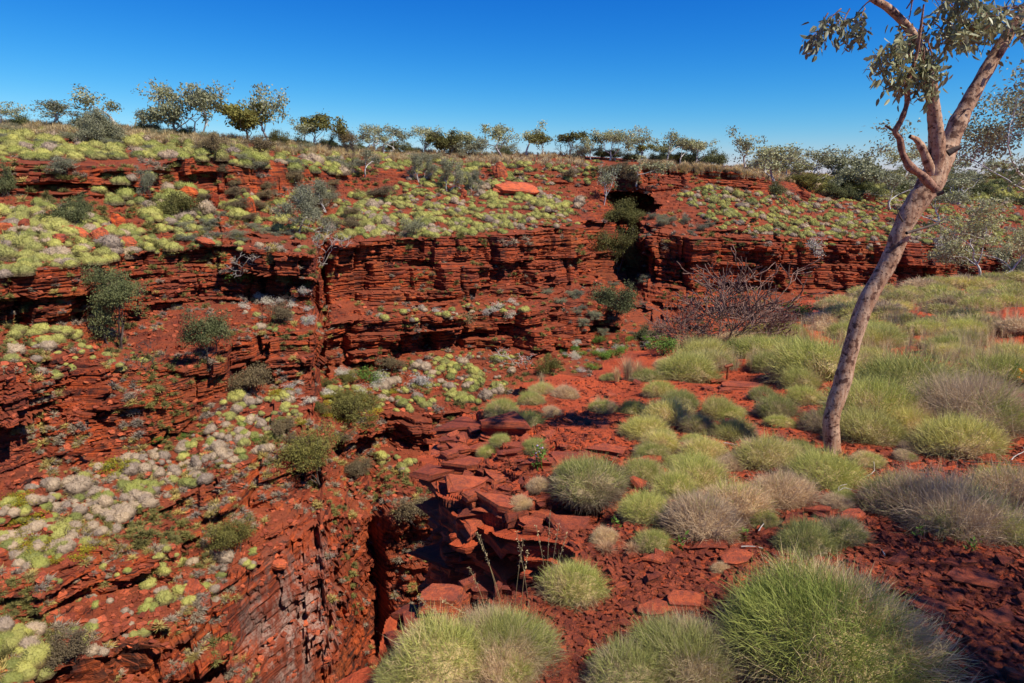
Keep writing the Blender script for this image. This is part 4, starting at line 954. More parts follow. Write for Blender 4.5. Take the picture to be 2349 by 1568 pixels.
for k_ in ('lime', 'green', 'grey'):
    for vi in range(3):
        sub = [t for j, t in enumerate(FARH[NBUD:]) if t[4] == k_ and j % 3 == vi]
        so_ = first_with(FH[k_][vi]) or first_with(FH[k_][(vi+1) % 3])
        if sub and so_:
            cloud('distant_spinifex', [(t[3].x, t[3].y, t[3].z-.03*t[5], 0, 0, rnd.random()*6.28, t[5]*rnd.uniform(.85, 1.3), t[5], t[5]*rnd.uniform(.85, 1.25)) for t in sub], so_, 'stuff', f"{CN[k_]} spinifex hummocks spread over the slopes and benches across the gorge", 'spinifex')
# ---------------------------------------------------------------- rock slabs, stones and gravel
def slab_mesh(seed, irr=.42, rough=.22, layers_=3):
    r = np.random.default_rng(seed); n = int(r.integers(5, 9)); a = np.sort(np.arange(n)/n*6.283+r.normal(size=n)*.30)
    rad = 1+r.normal(size=n)*irr*.6; base_ = np.stack([np.cos(a)*rad, np.sin(a)*rad*.72], 1)
    rings = []; zs = np.linspace(-.5, .5, layers_+2)
    for i, zz in enumerate(zs):
        k_ = (.96 if i in (0, len(zs)-1) else 1)+r.normal(size=n)[:, None]*rough*.35; off_ = r.normal(size=2)*rough*.35
        tilt = (base_@(r.normal(size=2)*.03)) if i == len(zs)-1 else 0
        rings.append(np.concatenate([base_*k_+off_, np.full((n, 1), zz)+np.reshape(tilt, (-1, 1)) if not np.isscalar(tilt) else np.full((n, 1), zz)], 1))
    V_ = np.concatenate(rings); Q = []
    for i in range(len(zs)-1):
        for j in range(n): Q.append((i*n+j, i*n+(j+1) % n, (i+1)*n+(j+1) % n, (i+1)*n+j))
    V_ = np.concatenate([V_, [[0, 0, -.5], [0, 0, .5+.04]]]); m0 = (len(zs)-1)*n; T_ = []
    for j in range(n): T_ += [(j, len(V_)-2, (j+1) % n), (m0+j, m0+(j+1) % n, len(V_)-1)]
    T_ = [(b_, a_, c_) if k_ % 2 == 0 else (a_, b_, c_) for k_, (a_, b_, c_) in enumerate(T_)]
    V_[:, :2] *= 1.0
    return mk_mesh('slab', V_, [np.array(Q), np.array([(t[1], t[0], t[2]) if i % 2 == 0 else t for i, t in enumerate(T_)])], False, M_slab)
SL = [slab_mesh(100+i) for i in range(10)]
ST = [slab_mesh(200+i, .35, .35, 1) for i in range(8)]
nslab = 0
def slab(x, y, z, L, W, T_, rz, tx=0, ty=0, label=None, name='rock_slab', mesh=None, group='ironstone slabs on the near bank'):
    global nslab
    o = ob(name, mesh or rnd.choice(SL), None, (x, y, z), (tx, ty, rz), (L/2, W/2/.72, T_)); nslab += 1
    X, Y = project(np.array([x, y, z])); tag(o, label or uniq(rnd.choice(['rust red ironstone slab', 'dark maroon ironstone slab', 'flat ironstone slab']) if label is None else label, float(X), float(Y)), 'rock', group); return o
for X, Y, ph_ in ((1050, 1080, 'the outcrop nose'), (1160, 1190, 'the overhanging block'), (1200, 1270, 'the dark gully'), (1315, 1320, 'the lone round spinifex'), (1900, 1420, 'the largest hummock'), (1150, 1450, 'the rim spinifex'), (1000, 1400, 'the bottom rim blocks'), (2190, 1150, 'the tangled grey spinifex'), (1345, 1100, 'the outcrop spinifex'), (1204, 965, 'the neat round spinifex'), (1450, 940, 'the bare ground spinifex'), (1600, 1090, 'the slab spinifex'), (1750, 1040, 'the left of tree spinifex'), (1690, 1150, 'the grey mat'), (1500, 1240, 'the small green spinifex'), (2230, 1350, 'the shaded corner'), (1600, 1400, 'the gravel hollow'), (1290, 1180, 'the gully head'), (1080, 1340, 'the dry rim grass'), (2100, 1500, 'the bottom right corner')): lmk(X, Y, ph_)
def NPz(X, Y):
    h_ = hit(X, Y, 'near')
    return h_[0] if h_ else Vector(NP(X, Y))
HERO = [
(1035, 1045, 90, .7, .08, .3, 'plate on the left tip of the outcrop'), (1045, 1105, 100, .7, .09, -.2, 'plate under the jutting nose slab'), (1085, 1140, 90, .7, .08, .2, 'plate on the shoulder above the gully'),
(1135, 1140, 110, .7, .07, -.1, 'thin plate behind the shoulder above the gully'), (1195, 1150, 100, .7, .07, .2, 'thin plate left of the outcrop spinifex'), (1200, 1185, 90, .6, .08, -.4, 'plate on the gully edge'),
(1010, 1375, 90, .8, .10, -.2, 'plate at the top of the bottom rim'), (935, 1420, 80, .8, .10, .5, 'plate on the far left of the bottom rim'), (1075, 1350, 80, .8, .09, .1, 'plate at the gully end of the bottom rim'),
# X, Y, length px, width m factor, thickness m, rot, tilt, label
(1160, 985, 180, .55, .20, .12, 'thick flat ledge block with straight front edge'),
(1110, 1035, 130, .6, .10, .1, 'slab stepped below the thick ledge block'),
(1065, 1075, 120, .6, .12, .2, 'slab jutting from the outcrop nose'),
(1150, 1100, 150, .6, .10, .15, 'long thin slab on the sunlit outcrop side'),
(1240, 1075, 110, .5, .12, .4, 'tilted dark block on the outcrop'),
(1300, 1060, 160, .6, .08, -.1, 'broad purple slab on the outcrop top'),
(1250, 1030, 60, .5, .14, .5, 'split block beside the small spinifex'),
(1150, 1165, 150, .6, .12, -.4, 'overhanging block above the dark gully'),
(1250, 1200, 100, .6, .10, -.5, 'shaded slab at the gully lip'),
(1010, 1400, 150, .7, .16, .25, 'smooth red block on the bottom rim'),
(960, 1440, 110, .7, .14, .5, 'dark cracked block on the bottom rim'),
(1060, 1420, 80, .8, .24, -.3, 'upright orange block beside the rim spinifex'),
(920, 1480, 100, .7, .12, .7, 'tilted block at the lowest rim'),
(1330, 1170, 110, .6, .10, -.2, 'slab at the gully head'),
(1400, 1040, 120, .6, .07, .1, 'thin slab right of the outcrop top'),
(1490, 1060, 90, .6, .07, .2, 'red slab between two spinifex'),
(1580, 1180, 120, .6, .07, .1, 'pale topped slab in the hollow'),
(1640, 1150, 90, .6, .07, -.3, 'slab below the green spinifex'),
(1720, 1000, 110, .6, .06, .1, 'red slab left of the tree'),
(1700, 890, 150, .6, .07, .05, 'wide red slab beneath the steel peg'),
(1760, 870, 90, .6, .06, -.1, 'slab tip right of the steel peg'),
(1570, 1390, 130, .7, .06, .2, 'smooth brown slab above the largest hummock'),
(1500, 1410, 130, .7, .06, -.2, 'smooth brown slab left of its twin'),
(1690, 1290, 120, .8, .05, 0, 'flat slab set in the gravel'),
(1640, 1260, 110, .6, .05, .3, 'brown slab beside the straw tuft'),
(2230, 1330, 180, .7, .05, .1, 'dark wide slab in the bottom right'),
(2290, 1420, 160, .7, .05, -.2, 'cracked dark slab at the right edge'),
(2130, 1400, 150, .7, .04, .3, 'half buried slab right of the largest hummock'),
(1950, 1190, 130, .5, .06, .6, 'long slab leaning in the shaded stones'),
(1820, 1200, 110, .6, .07, .7, 'slab beside the small green tuft'),
(2060, 1290, 150, .35, .06, .35, 'long narrow dark slab'),
(1880, 1180, 80, .6, .08, 0, 'block below the tree spinifex'),
]
for X, Y, L, wf, T_, rz, lb in HERO:
    p_ = NPz(X, Y); u = pxm(p_); used_labels[lb] = 1
    slab(p_.x, p_.y, p_.z+T_*.25, L*u*.72, L*u*wf*.72, T_, rz, rnd.gauss(0, .04), rnd.gauss(0, .04), lb)
# the layered outcrop: slabs stacked down the rim
stk = [(1078, 958), (1040, 1000), (990, 1022), (1002, 1055), (1020, 1095), (1045, 1130), (1065, 1150), (1060, 1165), (1110, 1187), (1165, 1204), (1225, 1224), (1300, 1246)]
sp = np.array([NP(*q_)[:3] for q_ in stk]); ss = np.concatenate([[0], np.cumsum(np.linalg.norm(np.diff(sp[:, :2], axis=0), axis=1))])
for lay in range(11):
    t = 0
    while t < ss[-1]:
        Lm = rnd.choice([rnd.uniform(.18, .4), rnd.uniform(.3, .75)]); t += Lm*.5
        x_, y_ = np.interp(t, ss, sp[:, 0]), np.interp(t, ss, sp[:, 1]); q_ = np.array([np.interp(t+.1, ss, sp[:, 0])-x_, np.interp(t+.1, ss, sp[:, 1])-y_])
        an = math.atan2(q_[1], q_[0]) if np.linalg.norm(q_) > 1e-6 else 0
        nx_, ny_ = math.sin(an), -math.cos(an)
        if sdist(np.array([x_+nx_*.4]), np.array([y_+ny_*.4]), np.array(rim))[0] < 0: nx_, ny_ = -nx_, -ny_
        inset = rnd.uniform(-.36, .08)-.012*lay; zt = -2.4-sl(x_/y_)*y_-.06-lay*rnd.uniform(.10, .125)
        if t > ss[7]-.1:
            if lay > 0: t += Lm*.3; continue
            inset -= .25
        slab(x_+nx_*inset, y_+ny_*inset, zt, Lm, Lm*rnd.uniform(.5, .9), rnd.uniform(.04, .11), an+rnd.gauss(0, .3), rnd.gauss(0, .02), rnd.gauss(0, .02))
        t += Lm*.3
    if nslab > 175: break
# slabs strewn on rocky ground
for X, Y in scatter([(1010, 1010), (1260, 1000), (1420, 1060), (1500, 1140), (1440, 1200), (1340, 1225), (1060, 1170)], 46, rnd)+scatter([(900, 1490), (940, 1400), (1090, 1345), (1200, 1340), (1060, 1440)], 10, rnd)+scatter([(1500, 1080), (1900, 1000), (2000, 1250), (1450, 1420)], 32, rnd)+scatter([(2100, 1300), (2349, 1290), (2349, 1568), (2150, 1568)], 12, rnd):
    p_ = NPz(X, Y); Lm = rnd.uniform(18, 60)*pxm(p_); T_ = rnd.uniform(.03, .08)
    slab(p_.x, p_.y, p_.z+T_*.3, Lm, Lm*rnd.uniform(.45, .85), T_, rnd.random()*3.1, rnd.gauss(0, .12), rnd.gauss(0, .12))
# rubble on the gully floor
for i in range(26):
    X, Y = rnd.choice(scatter([(1100, 1215), (1320, 1265), (1320, 1290), (1120, 1340)], 1, rnd)); q_ = NP(X, Y); kf = rnd.uniform(.9, 1.7)
    Lm = rnd.uniform(.2, .55); slab(q_[0]+rnd.uniform(-.1, .1), q_[1], q_[2]-kf, Lm, Lm*.7, rnd.uniform(.05, .14), rnd.random()*3, rnd.gauss(0, .3), rnd.gauss(0, .3))
print('slabs', nslab)
def fix(X, Y):
    p_ = hit(X, Y, 'near'); return p_[0] if p_ else None
STN = []
GPOLY = [(880, 1568), (1000, 1400), (1120, 1350), (1340, 1270), (1200, 1210), (1010, 1050), (1090, 940), (1240, 880), (1440, 850), (1700, 860), (2349, 870), (2349, 1568)]
for X, Y in scatter(GPOLY, 300, rnd):
    p_ = fix(X, Y)
    if not p_: continue
    Lm = rnd.uniform(12, 34)*pxm(p_)
    o = ob('loose_stone', rnd.choice(ST), None, (p_.x, p_.y, p_.z+.1*Lm), (rnd.gauss(0, .25), rnd.gauss(0, .25), rnd.random()*6.28), (Lm/2, Lm/2/.72, Lm*rnd.uniform(.22, .5)))
    tag(o, uniq(rnd.choice(['angular red stone', 'dark flat stone', 'rust coloured stone']), X, Y), 'stone', 'loose stones on the near bank'); STN.append(o)
def nground_pts(n, polyimg, smin, smax, power=2.5):
    """random places on the near bank, denser towards the viewer"""
    out = []; 
    Xr = rng.uniform(840, 2480, n); Yr = rng.uniform(850, 1640, n)
    k_ = np.array([inpoly(a_, b_, polyimg) for a_, b_ in zip(Xr, Yr)])
    for X, Y in zip(Xr[k_], Yr[k_]):
        r_ = BN.ray_cast(O0, Vector(P(X, Y, 1.0)).normalized())
        if r_[0] is None: continue
        p_ = r_[0]; s_ = smin+(smax-smin)*rng.random()**power
        out.append((p_.x, p_.y, p_.z+.1*s_, rng.normal()*.35, rng.normal()*.35, rng.random()*6.28, s_, s_*1.2, s_*(.4+.7*rng.random())))
    return out
GP2 = [(860, 1640), (1000, 1395), (1120, 1345), (1340, 1270), (1200, 1210), (1010, 1050), (1090, 940), (1240, 875), (1440, 855), (1800, 850), (2480, 850), (2480, 1640)]
g_ = nground_pts(52000, GP2, .006, .036, 2.2)
for i in range(4):
    cloud('gravel', g_[i::4], STN[i*3], 'stuff', 'angular red ironstone gravel covering the near bank', 'gravel')
# rubble on the far benches
rub_ = []
for i in range(22000):
    X, Y = rng.uniform(-10, 2360), rng.uniform(400, 1600)
    h_ = BF.ray_cast(O0, Vector(P(X, Y, 1.0)).normalized())
    if h_[0] is None or h_[1].z < .3: continue
    s_ = .04+.16*rng.random()**2.5; p_ = h_[0]
    rub_.append((p_.x, p_.y, p_.z+.02, rng.normal()*.3, rng.normal()*.3, rng.random()*6.28, s_, s_*1.2, s_*(.3+.6*rng.random())))
for i in range(2): cloud('scree', rub_[i::2], STN[i*5+1], 'stuff', 'broken red rock littering the benches across the gorge', 'scree')
# low dry tufts and forbs on the far benches
lowp = {0: [], 1: [], 2: []}
for i in range(16000):
    X, Y = rng.uniform(-10, 2360), rng.uniform(300, 1568)
    h_ = BF.ray_cast(O0, Vector(P(X, Y, 1.0)).normalized())
    if h_[0] is None or h_[1].z < .3: continue
    p_ = h_[0]; cl_ = fbm(np.array([p_.x/3.]), np.array([p_.y/3.]), 2, 55)[0]
    if cl_ < -.15: continue
    s_ = rnd.uniform(.10, .30)*(1 if Y > 600 else 1.5); k_ = 0 if cl_ > .12 else (1 if rnd.random() < .6 else 2)
    lowp[k_].append((p_.x, p_.y, p_.z, 0, 0, rnd.random()*6.28, s_, s_, s_*rnd.uniform(.6, 1.1)))
M_lowm = [leafmat('low_olive_tuft', (.15, .15, .05), (.34, .30, .10), None, .2), leafmat('low_grey_tuft', (.24, .19, .14), (.44, .36, .27), None, .1), leafmat('low_yellow_tuft', (.34, .27, .08), (.55, .44, .16), None, .2)]
for k_ in range(3):
    r = np.random.default_rng(700+k_); n = 130; d_ = sph_dirs(n, r, .2)
    v_, q_, t_ = blades(d_*.15, d_+r.normal(size=(n, 3))*.3, .7+.5*r.random(n), .06, .4, r); v_[:, 2] = np.maximum(v_[:, 2], -.1)
    ml = mk_mesh('low_tuft', v_, [q_, t_], False, M_lowm[k_], {'v': ('POINT', np.repeat(r.random(n), 5))}); a_ = lowp[k_][0]
    lo_ = ob('low_tuft', ml, None, a_[:3], None, a_[6]); X, Y = project(np.array(a_[:3]))
    tag(lo_, uniq(('olive', 'grey', 'straw yellow')[k_]+' low tuft', float(X), float(Y)), 'grass')
    cloud('bench_tufts', lowp[k_][1:], lo_, 'stuff', ('olive', 'grey', 'straw yellow')[k_]+' low tufts covering the benches across the gorge', 'ground cover')
# boulders across the gorge
def boulder_mesh(seed):
    bm_ = None; r = np.random.default_rng(seed); D3, DF = dome(14, 7, r, .0, seed)
    full = np.concatenate([D3, D3*[1, 1, -.6]]); n = len(D3)
    d_ = full/np.linalg.norm(full, axis=1)[:, None]
    pl = r.normal(size=(9, 3)); pl /= np.linalg.norm(pl, axis=1)[:, None]; dist = .62+.3*r.random(9)
    kk2 = np.full(len(full), 1.0)
    for a_, b_ in zip(pl, dist):
        c_ = d_@a_; kk2 = np.where(c_ > 1e-3, np.minimum(kk2, b_/np.maximum(c_, 1e-3)), kk2)
    V_ = d_*kk2[:, None]; V_ *= (1+.05*r.normal(size=(len(full), 1))); V_[:, 2] *= .9
    return mk_mesh('boulder', V_, [DF, DF[:, ::-1]+n], False, M_boulder)
BO = [boulder_mesh(300+i) for i in range(5)]; BO2 = [boulder_mesh(320+i) for i in range(3)]
for m_ in BO2: m_.materials[0] = M_slab
for X, Y, wp, hp, lb in ((567, 490, 46, 46, 'tilted orange boulder on the slope right of the other two'), (490, 470, 42, 38, 'orange boulder in the middle of the three on the slope'), (428, 452, 52, 30, 'orange boulder leftmost of the three on the slope'), (272, 525, 44, 44, 'orange boulder standing in the left hummock field'), (226, 552, 76, 34, 'flat red boulder low in the left hummock field'), (136, 560, 60, 26, 'red slab boulder in the left hummock field'), (60, 525, 34, 26, 'small red boulder by the left edge'), (8, 535, 40, 34, 'red boulder cut by the left edge'), (170, 545, 60, 30, 'red boulder above the flat one'), (290, 568, 50, 30, 'red boulder at the end of the left field'), (130, 500, 44, 26, 'red boulder under the dark slope bush'), (1148, 410, 34, 44, 'red termite mound like stack of rock on the slope'), (1180, 445, 110, 30, 'long red boulder on the middle slope'), (1060, 452, 30, 20, 'red stone below the white stemmed sapling'), (870, 452, 50, 26, 'red boulder left of the earth mound'), (1840, 455, 34, 22, 'red boulder on the right slope'), (1990, 462, 40, 26, 'red boulder half hidden on the right slope'), (470, 560, 60, 16, 'broken red slab above the first cliff'), (610, 452, 30, 22, 'small boulder right of the orange ones'), (255, 560, 30, 20, 'small red boulder between hummocks'), (640, 1300, 40, 20, 'fallen slab on the lower left wall'), (440, 1360, 80, 26, 'flat fallen slab on the lower ledge')):
    h_ = hit(X, Y, 'far')
    if not h_: continue
    u = pxm(h_[0]); o = ob('boulder', rnd.choice(BO if 'orange' in lb else BO2), None, tuple(h_[0]+Vector((0, 0, hp*.2*u))), (rnd.gauss(0, .25), rnd.gauss(0, .25), rnd.random()*6), (wp*.54*u, wp*.36*u, hp*.75*u))
    used_labels[lb] = 1; tag(o, lb, 'boulder', 'boulders across the gorge')
# ---------------------------------------------------------------- the leaning gum in front
def catmull(pts, n=7):
    pts = np.array(pts, float); pp = np.vstack([2*pts[0]-pts[1], pts, 2*pts[-1]-pts[-2]]); out = []
    for i in range(1, len(pp)-2):
        for t in np.arange(n)/n:
            a, b, c, d_ = pp[i-1:i+3]
            out.append(.5*((2*b)+(c-a)*t+(2*a-5*b+4*c-d_)*t*t+(3*b-a-3*c+d_)*t**3))
    out.append(pts[-1]); return np.array(out)
tb = hit(1912, 1040, 'near')[0]; TD = tb.y
def limb(lst, dd0=0., dd1=0., n=8, rough=.05, seed=1):
    q_ = catmull(lst, n); D_ = TD+np.linspace(dd0, dd1, len(q_)); pts = np.array([P(a[0], a[1], dd_) for a, dd_ in zip(q_, D_)])
    rad = np.array([max(a[2], 1.2)/2*.73*(dd_*CA-p_[2]*SA)/F for a, dd_, p_ in zip(q_, D_, pts)])
    r = np.random.default_rng(seed); rad *= 1+rough*np.convolve(r.normal(size=len(rad)+2), np.ones(3)/3, 'valid')*1.5
    return pts, rad
root = bpy.data.objects.new('leaning_gum_tree', None); COL.objects.link(root); root.location = tb
def child(name, paths, m, k=12, smooth=True, label=None):
    v, f = tube([(np.array(p_)-np.array(tb), q_) for p_, q_ in paths], k)
    # knots and flutes
    nrm = fbm(v[:, 0]*9+3, v[:, 2]*7+v[:, 1]*5, 3, 19)[:, None]
    v[:, :2] += nrm*.010*(1 if k > 8 else .2)
    o = ob(name, mk_mesh(name, v, f, smooth, m), root)
    if label: o['label'] = label
    return o
T1 = limb([(1905,1075,64),(1910,1035,54),(1908,960,48),(1932,880,53),(1953,800,49),(1985,700,52),(2040,600,55),(2082,500,62),(2132,425,74),(2160,365,74),(2178,330,58),(2205,268,50),(2252,182,42),(2312,82,36),(2362,8,32),(2440,-120,24),(2480,-300,14)], 0, .5, 10, .04, 3)
T2 = limb([(2145,400,50),(2150,340,48),(2143,260,41),(2131,170,36),(2112,110,30),(2082,62,26),(2040,20,24),(1998,-8,22),(1950,-60,15),(1900,-160,8)], 0, -.3, 8, .04, 4)
T3 = limb([(2140,400,30),(2118,345,24),(2104,322,18),(2088,313,13)], -.03, -.1, 6, .08, 5)
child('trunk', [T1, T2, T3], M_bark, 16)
L1 = limb([(2148,437,26),(2118,405,25),(2088,382,24),(2070,350,21),(2064,318,19),(2054,302,16),(2068,275,17),(2081,235,16),(2082,195,16),(2094,155,13),(2104,120,10),(2112,70,8),(2120,10,6)], -.06, -.35, 8, .09, 6)
L1b = limb([(2060,306,9),(2045,297,7),(2031,289,5)], -.12, -.15, 5); L1c = limb([(2083,222,11),(2070,207,9),(2052,200,9),(2040,201,8)], -.15, -.2, 5)
child('branch', [L1, L1b, L1c], M_barkr, 9, label='thin reddish branch with peeling bark')
child('branch', [limb([(2080,535,11),(2110,526,9),(2145,515,8),(2172,499,5)], .02, .2, 5), limb([(2160,514,4),(2170,520,2)], .1, .15, 4)], M_barkd, 6, label='dead dark branch sticking out low on the trunk')
child('twig', [limb([(2072,508,6),(2064,495,5),(2056,474,3)], 0, -.05, 4)], M_barkd, 5)
child('branch_stub', [limb([(2175,352,22),(2193,342,17),(2206,337,12)], -.02, -.06, 4)], M_barkd, 8)
child('branch_stub', [limb([(2150,446,16),(2166,440,13)], -.06, -.1, 3)], M_barkd, 8)
child('branch', [limb([(2300,70,10),(2260,72,8),(2232,68,7),(2205,48,6),(2180,30,4)], .3, .0, 6)], M_barkd, 6, label='thin twisting twig across the blue sky')
def leafy(name, anchors, n_lev, Lp, leafn, sig, seed, m=M_leaf, ln=.10, wd=.034, droop=.1):
    r = np.random.default_rng(seed); paths = []; tips = []
    for a in anchors:      # (X, Y, dD, dirX, dirY)
        p0 = P(a[0], a[1], TD+a[2]); d0 = unit([a[3], r.normal()*.5, -a[4]])
        grow(r, p0, d0, Lp*pxm(Vector(p0)), .007, n_lev, paths, tips, .8, .22, 0, (2, 3), .75, .0022, 4, droop)
    v, f = tube([(np.array(p_)-np.array(tb), q_) for p_, q_ in paths], 4); tw = ob('twig', mk_mesh('twig', v, f, True, M_barkr), root)
    pts = np.array(tips)-np.array(tb); N = len(pts)*leafn; c = np.repeat(pts, leafn, 0)+r.normal(size=(N, 3))*sig
    d_ = r.normal(size=(N, 3))*.8; d_[:, 2] -= .9; d_ /= np.linalg.norm(d_, axis=1)[:, None]
    s_ = np.cross(d_, r.normal(size=(N, 3))); s_ /= np.linalg.norm(s_, axis=1)[:, None]; nn = np.cross(d_, s_)
    L = (ln*(.6+.6*r.random(N)))[:, None]; W = (wd*(.7+.7*r.random(N)))[:, None]
    V_ = np.stack([c, c+d_*L*.25+s_*W*.45+nn*L*.05, c+d_*L*.65+s_*W*.38+nn*L*.05, c+d_*L, c+d_*L*.65-s_*W*.38+nn*L*.05, c+d_*L*.25-s_*W*.45+nn*L*.05], 1).reshape(-1, 3)
    i = np.arange(N)[:, None]*6; Fq = np.concatenate([i+np.array([[0, 1, 2, 3]]), i+np.array([[0, 3, 4, 5]])])
    o = ob(name, mk_mesh(name, V_, Fq, False, m, {'v': ('POINT', np.repeat(r.random(N), 6))}), root); return o
leafy('leaves', [(2000,0,-.3,-1,.1),(1985,20,-.3,-1,.5),(1950,20,-.3,-.8,.5),(1930,20,-.3,-1,.3),(1900,30,-.3,-.6,.9)], 2, 42, 3, .035, 1)
leafy('leaves', [(2096,120,-.3,-1,.1),(2090,100,-.3,-1,.6),(2104,110,-.3,-.3,1),(2100,80,-.3,-1,-.2),(2110,90,-.3,.2,1),(2075,100,-.3,-1,.3)], 2, 44, 3, .045, 2)
leafy('leaves', [(2120,60,-.3,1,.5),(2140,50,-.2,1,.9),(2160,40,-.1,.5,1),(2180,30,0,1,.6),(2130,90,-.3,.8,.8),(2120,110,-.3,.6,.6)], 2, 50, 5, .05, 3)
leafy('leaves', [(2080,20,-.3,.3,-.5),(2120,0,-.3,.4,-.6),(2160,0,-.1,1,-.3),(2200,20,0,1,-.2),(2240,20,.1,1,0),(2280,20,.2,1,.1),(2320,20,.3,1,.3),(2180,-20,0,0,1),(2230,-20,0,.2,1),(2290,-10,.2,.2,1),(2100,-10,-.2,0,1),(2330,-20,.3,.2,1)], 2, 56, 5, .06, 4)
# crown above the picture
tag(root, 'leaning gum tree with mottled pale bark and forked limbs on the near bank', 'tree')
# gums on the near bank further off
plant('nearbank', 2262, 634, 190, 200, 'gum_tree', 'many stemmed gum on the crest of the near bank behind the leaning gum', 'tree', which='near', rot=2.0)
bg_ = plant('bigright', 2490, 640, 460, 500, 'gum_tree', 'leafy gum with pale forked limbs at the right edge', 'tree', D=19, rot=math.pi-math.atan2(CEN['bigright'][1], CEN['bigright'][0]))

plant('nearbank', 2349, 640, 120, 120, 'gum_tree', 'low gum at the right edge below the leafy canopy', 'tree', D=46, rot=4.0)
# a gum standing outside the frame on the right, whose shade falls into the corner
tree_proto('shade', 91, 5.2, 4.4, .11, M_bark, M_leaf, 5, 20, .24, .13, .055, 1, .8, .22, .08, .26, segs=5, minr=.006)
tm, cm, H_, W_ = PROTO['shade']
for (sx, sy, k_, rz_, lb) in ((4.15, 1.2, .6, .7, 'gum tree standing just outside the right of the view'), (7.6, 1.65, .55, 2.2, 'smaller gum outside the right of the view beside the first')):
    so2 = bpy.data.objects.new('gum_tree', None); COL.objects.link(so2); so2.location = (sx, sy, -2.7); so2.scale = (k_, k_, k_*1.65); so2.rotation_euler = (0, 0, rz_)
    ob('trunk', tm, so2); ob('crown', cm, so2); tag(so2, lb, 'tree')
# burnt bush
plant('burnt', 1655, 795, 245, 290, 'burnt_bush', 'bare burnt bush with many dark branches on the rim', 'bush', which='near', rot=.4, pnames=('stems', 'crown'))
plant('burnt', 1590, 800, 120, 190, 'burnt_bush', 'lower burnt bush in front of the tall one, left side', 'bush', which='near', rot=2.4, pnames=('stems', 'crown'))
plant('burnt', 1760, 770, 110, 180, 'burnt_bush', 'spreading burnt bush leaning right of the tall one', 'bush', which='near', rot=3.9, pnames=('stems', 'crown'))
plant('green0', 1520, 815, 44, 70, 'shrub', 'glossy green shrub left of the burnt bush', 'shrub', which='near')
plant('green0', 1700, 815, 34, 60, 'shrub', 'glossy green shrub in the dry grass behind the peg', 'shrub', which='near')
plant('green0', 1830, 725, 30, 60, 'shrub', 'small green shrub on the bank right of the burnt bush', 'shrub', which='near')
# ---------------------------------------------------------------- dry grasses
def tuft_mesh(name, n, H, spread, bw, m, seed, droop=.5):
    r = np.random.default_rng(seed); a = r.random(n)*6.28; o_ = np.stack([np.cos(a), np.sin(a), 0*a], 1)
    rt = o_*(r.random(n)*.18)[:, None]; ln_ = H*(.5+.6*r.random(n)); sp_ = spread*(r.random(n))
    Vv = []; side = np.cross(o_, [0, 0, 1.])*bw
    p0 = rt; p1 = rt+o_*(sp_*.25)[:, None]+np.stack([0*a, 0*a, ln_*.55], 1); p2 = rt+o_*(sp_*.8)[:, None]+np.stack([0*a, 0*a, ln_*(1-droop*.25*sp_)], 1)
    V_ = np.stack([p0-side, p0+side, p1-side*.8, p1+side*.8, p2], 1).reshape(-1, 3); i = np.arange(n)[:, None]*5
    return mk_mesh(name, V_, [i+np.array([[0, 1, 3, 2]]), i+np.array([[2, 3, 4]])], False, m, {'v': ('POINT', np.repeat(r.random(n), 5)), 'h': ('POINT', np.ones(n*5))})
M_dry = leafmat('dry_grass', (.42, .32, .16), (.66, .54, .32), None, .25)
M_dryb = leafmat('brown_dry_grass', (.36, .20, .11), (.52, .36, .22), None, .2)
TUF = [tuft_mesh('dry_tuft', 260, 1, .7, .006, M_dry, 500+i) for i in range(3)]; TUB = [tuft_mesh('brown_tuft', 320, .8, 1.0, .006, M_dryb, 510+i, 1.4) for i in range(2)]
def grass(X, Y, hpx, wpx, lb, mesh=None):
    h_ = hit(X, Y, 'near')
    if not h_: return
    u = pxm(h_[0]); o = ob('dry_grass_tuft', mesh or rnd.choice(TUF), None, tuple(h_[0]), (0, 0, rnd.random()*6), (wpx*u*.6, wpx*u*.6, hpx*u)); used_labels[lb] = 1
    tag(o, lb, 'grass', 'dry grass tufts')
for a in ((1440, 872, 62, 90, 'tall straw tuft at the far end of the bare ground'), (1465, 868, 46, 60, 'second straw tuft leaning right beside the tall one'), (1415, 876, 40, 50, 'low straw tuft left of the tall one'), (1243, 890, 40, 40, 'straw tuft behind the far edge spinifex'), (1372, 935, 34, 30, 'straw tuft beside the half dead spinifex'), (1040, 990, 60, 34, 'thin dry grass on the outcrop edge'), (1020, 1030, 36, 26, 'thin dry grass just under the outcrop edge'), (1298, 912, 30, 50, 'pale straw fan on the bare ground'), (1452, 945, 26, 30, 'straw heart of the green spinifex on the bare ground')): grass(*a)
for a in ((1130, 1345, 70, 90, 'curled brown grass on the rim above the rim spinifex'), (1165, 1352, 60, 70, 'brown grass in the middle of the rim'), (1245, 1300, 90, 70, 'tall brown grass left of the lone spinifex'), (1195, 1360, 60, 60, 'reddish brown grass above the rim spinifex'), (1390, 1270, 40, 80, 'brown grass at the gully head'), (1450, 1270, 40, 70, 'brown grass behind the small green spinifex')): grass(*a[:4], a[4], rnd.choice(TUB))
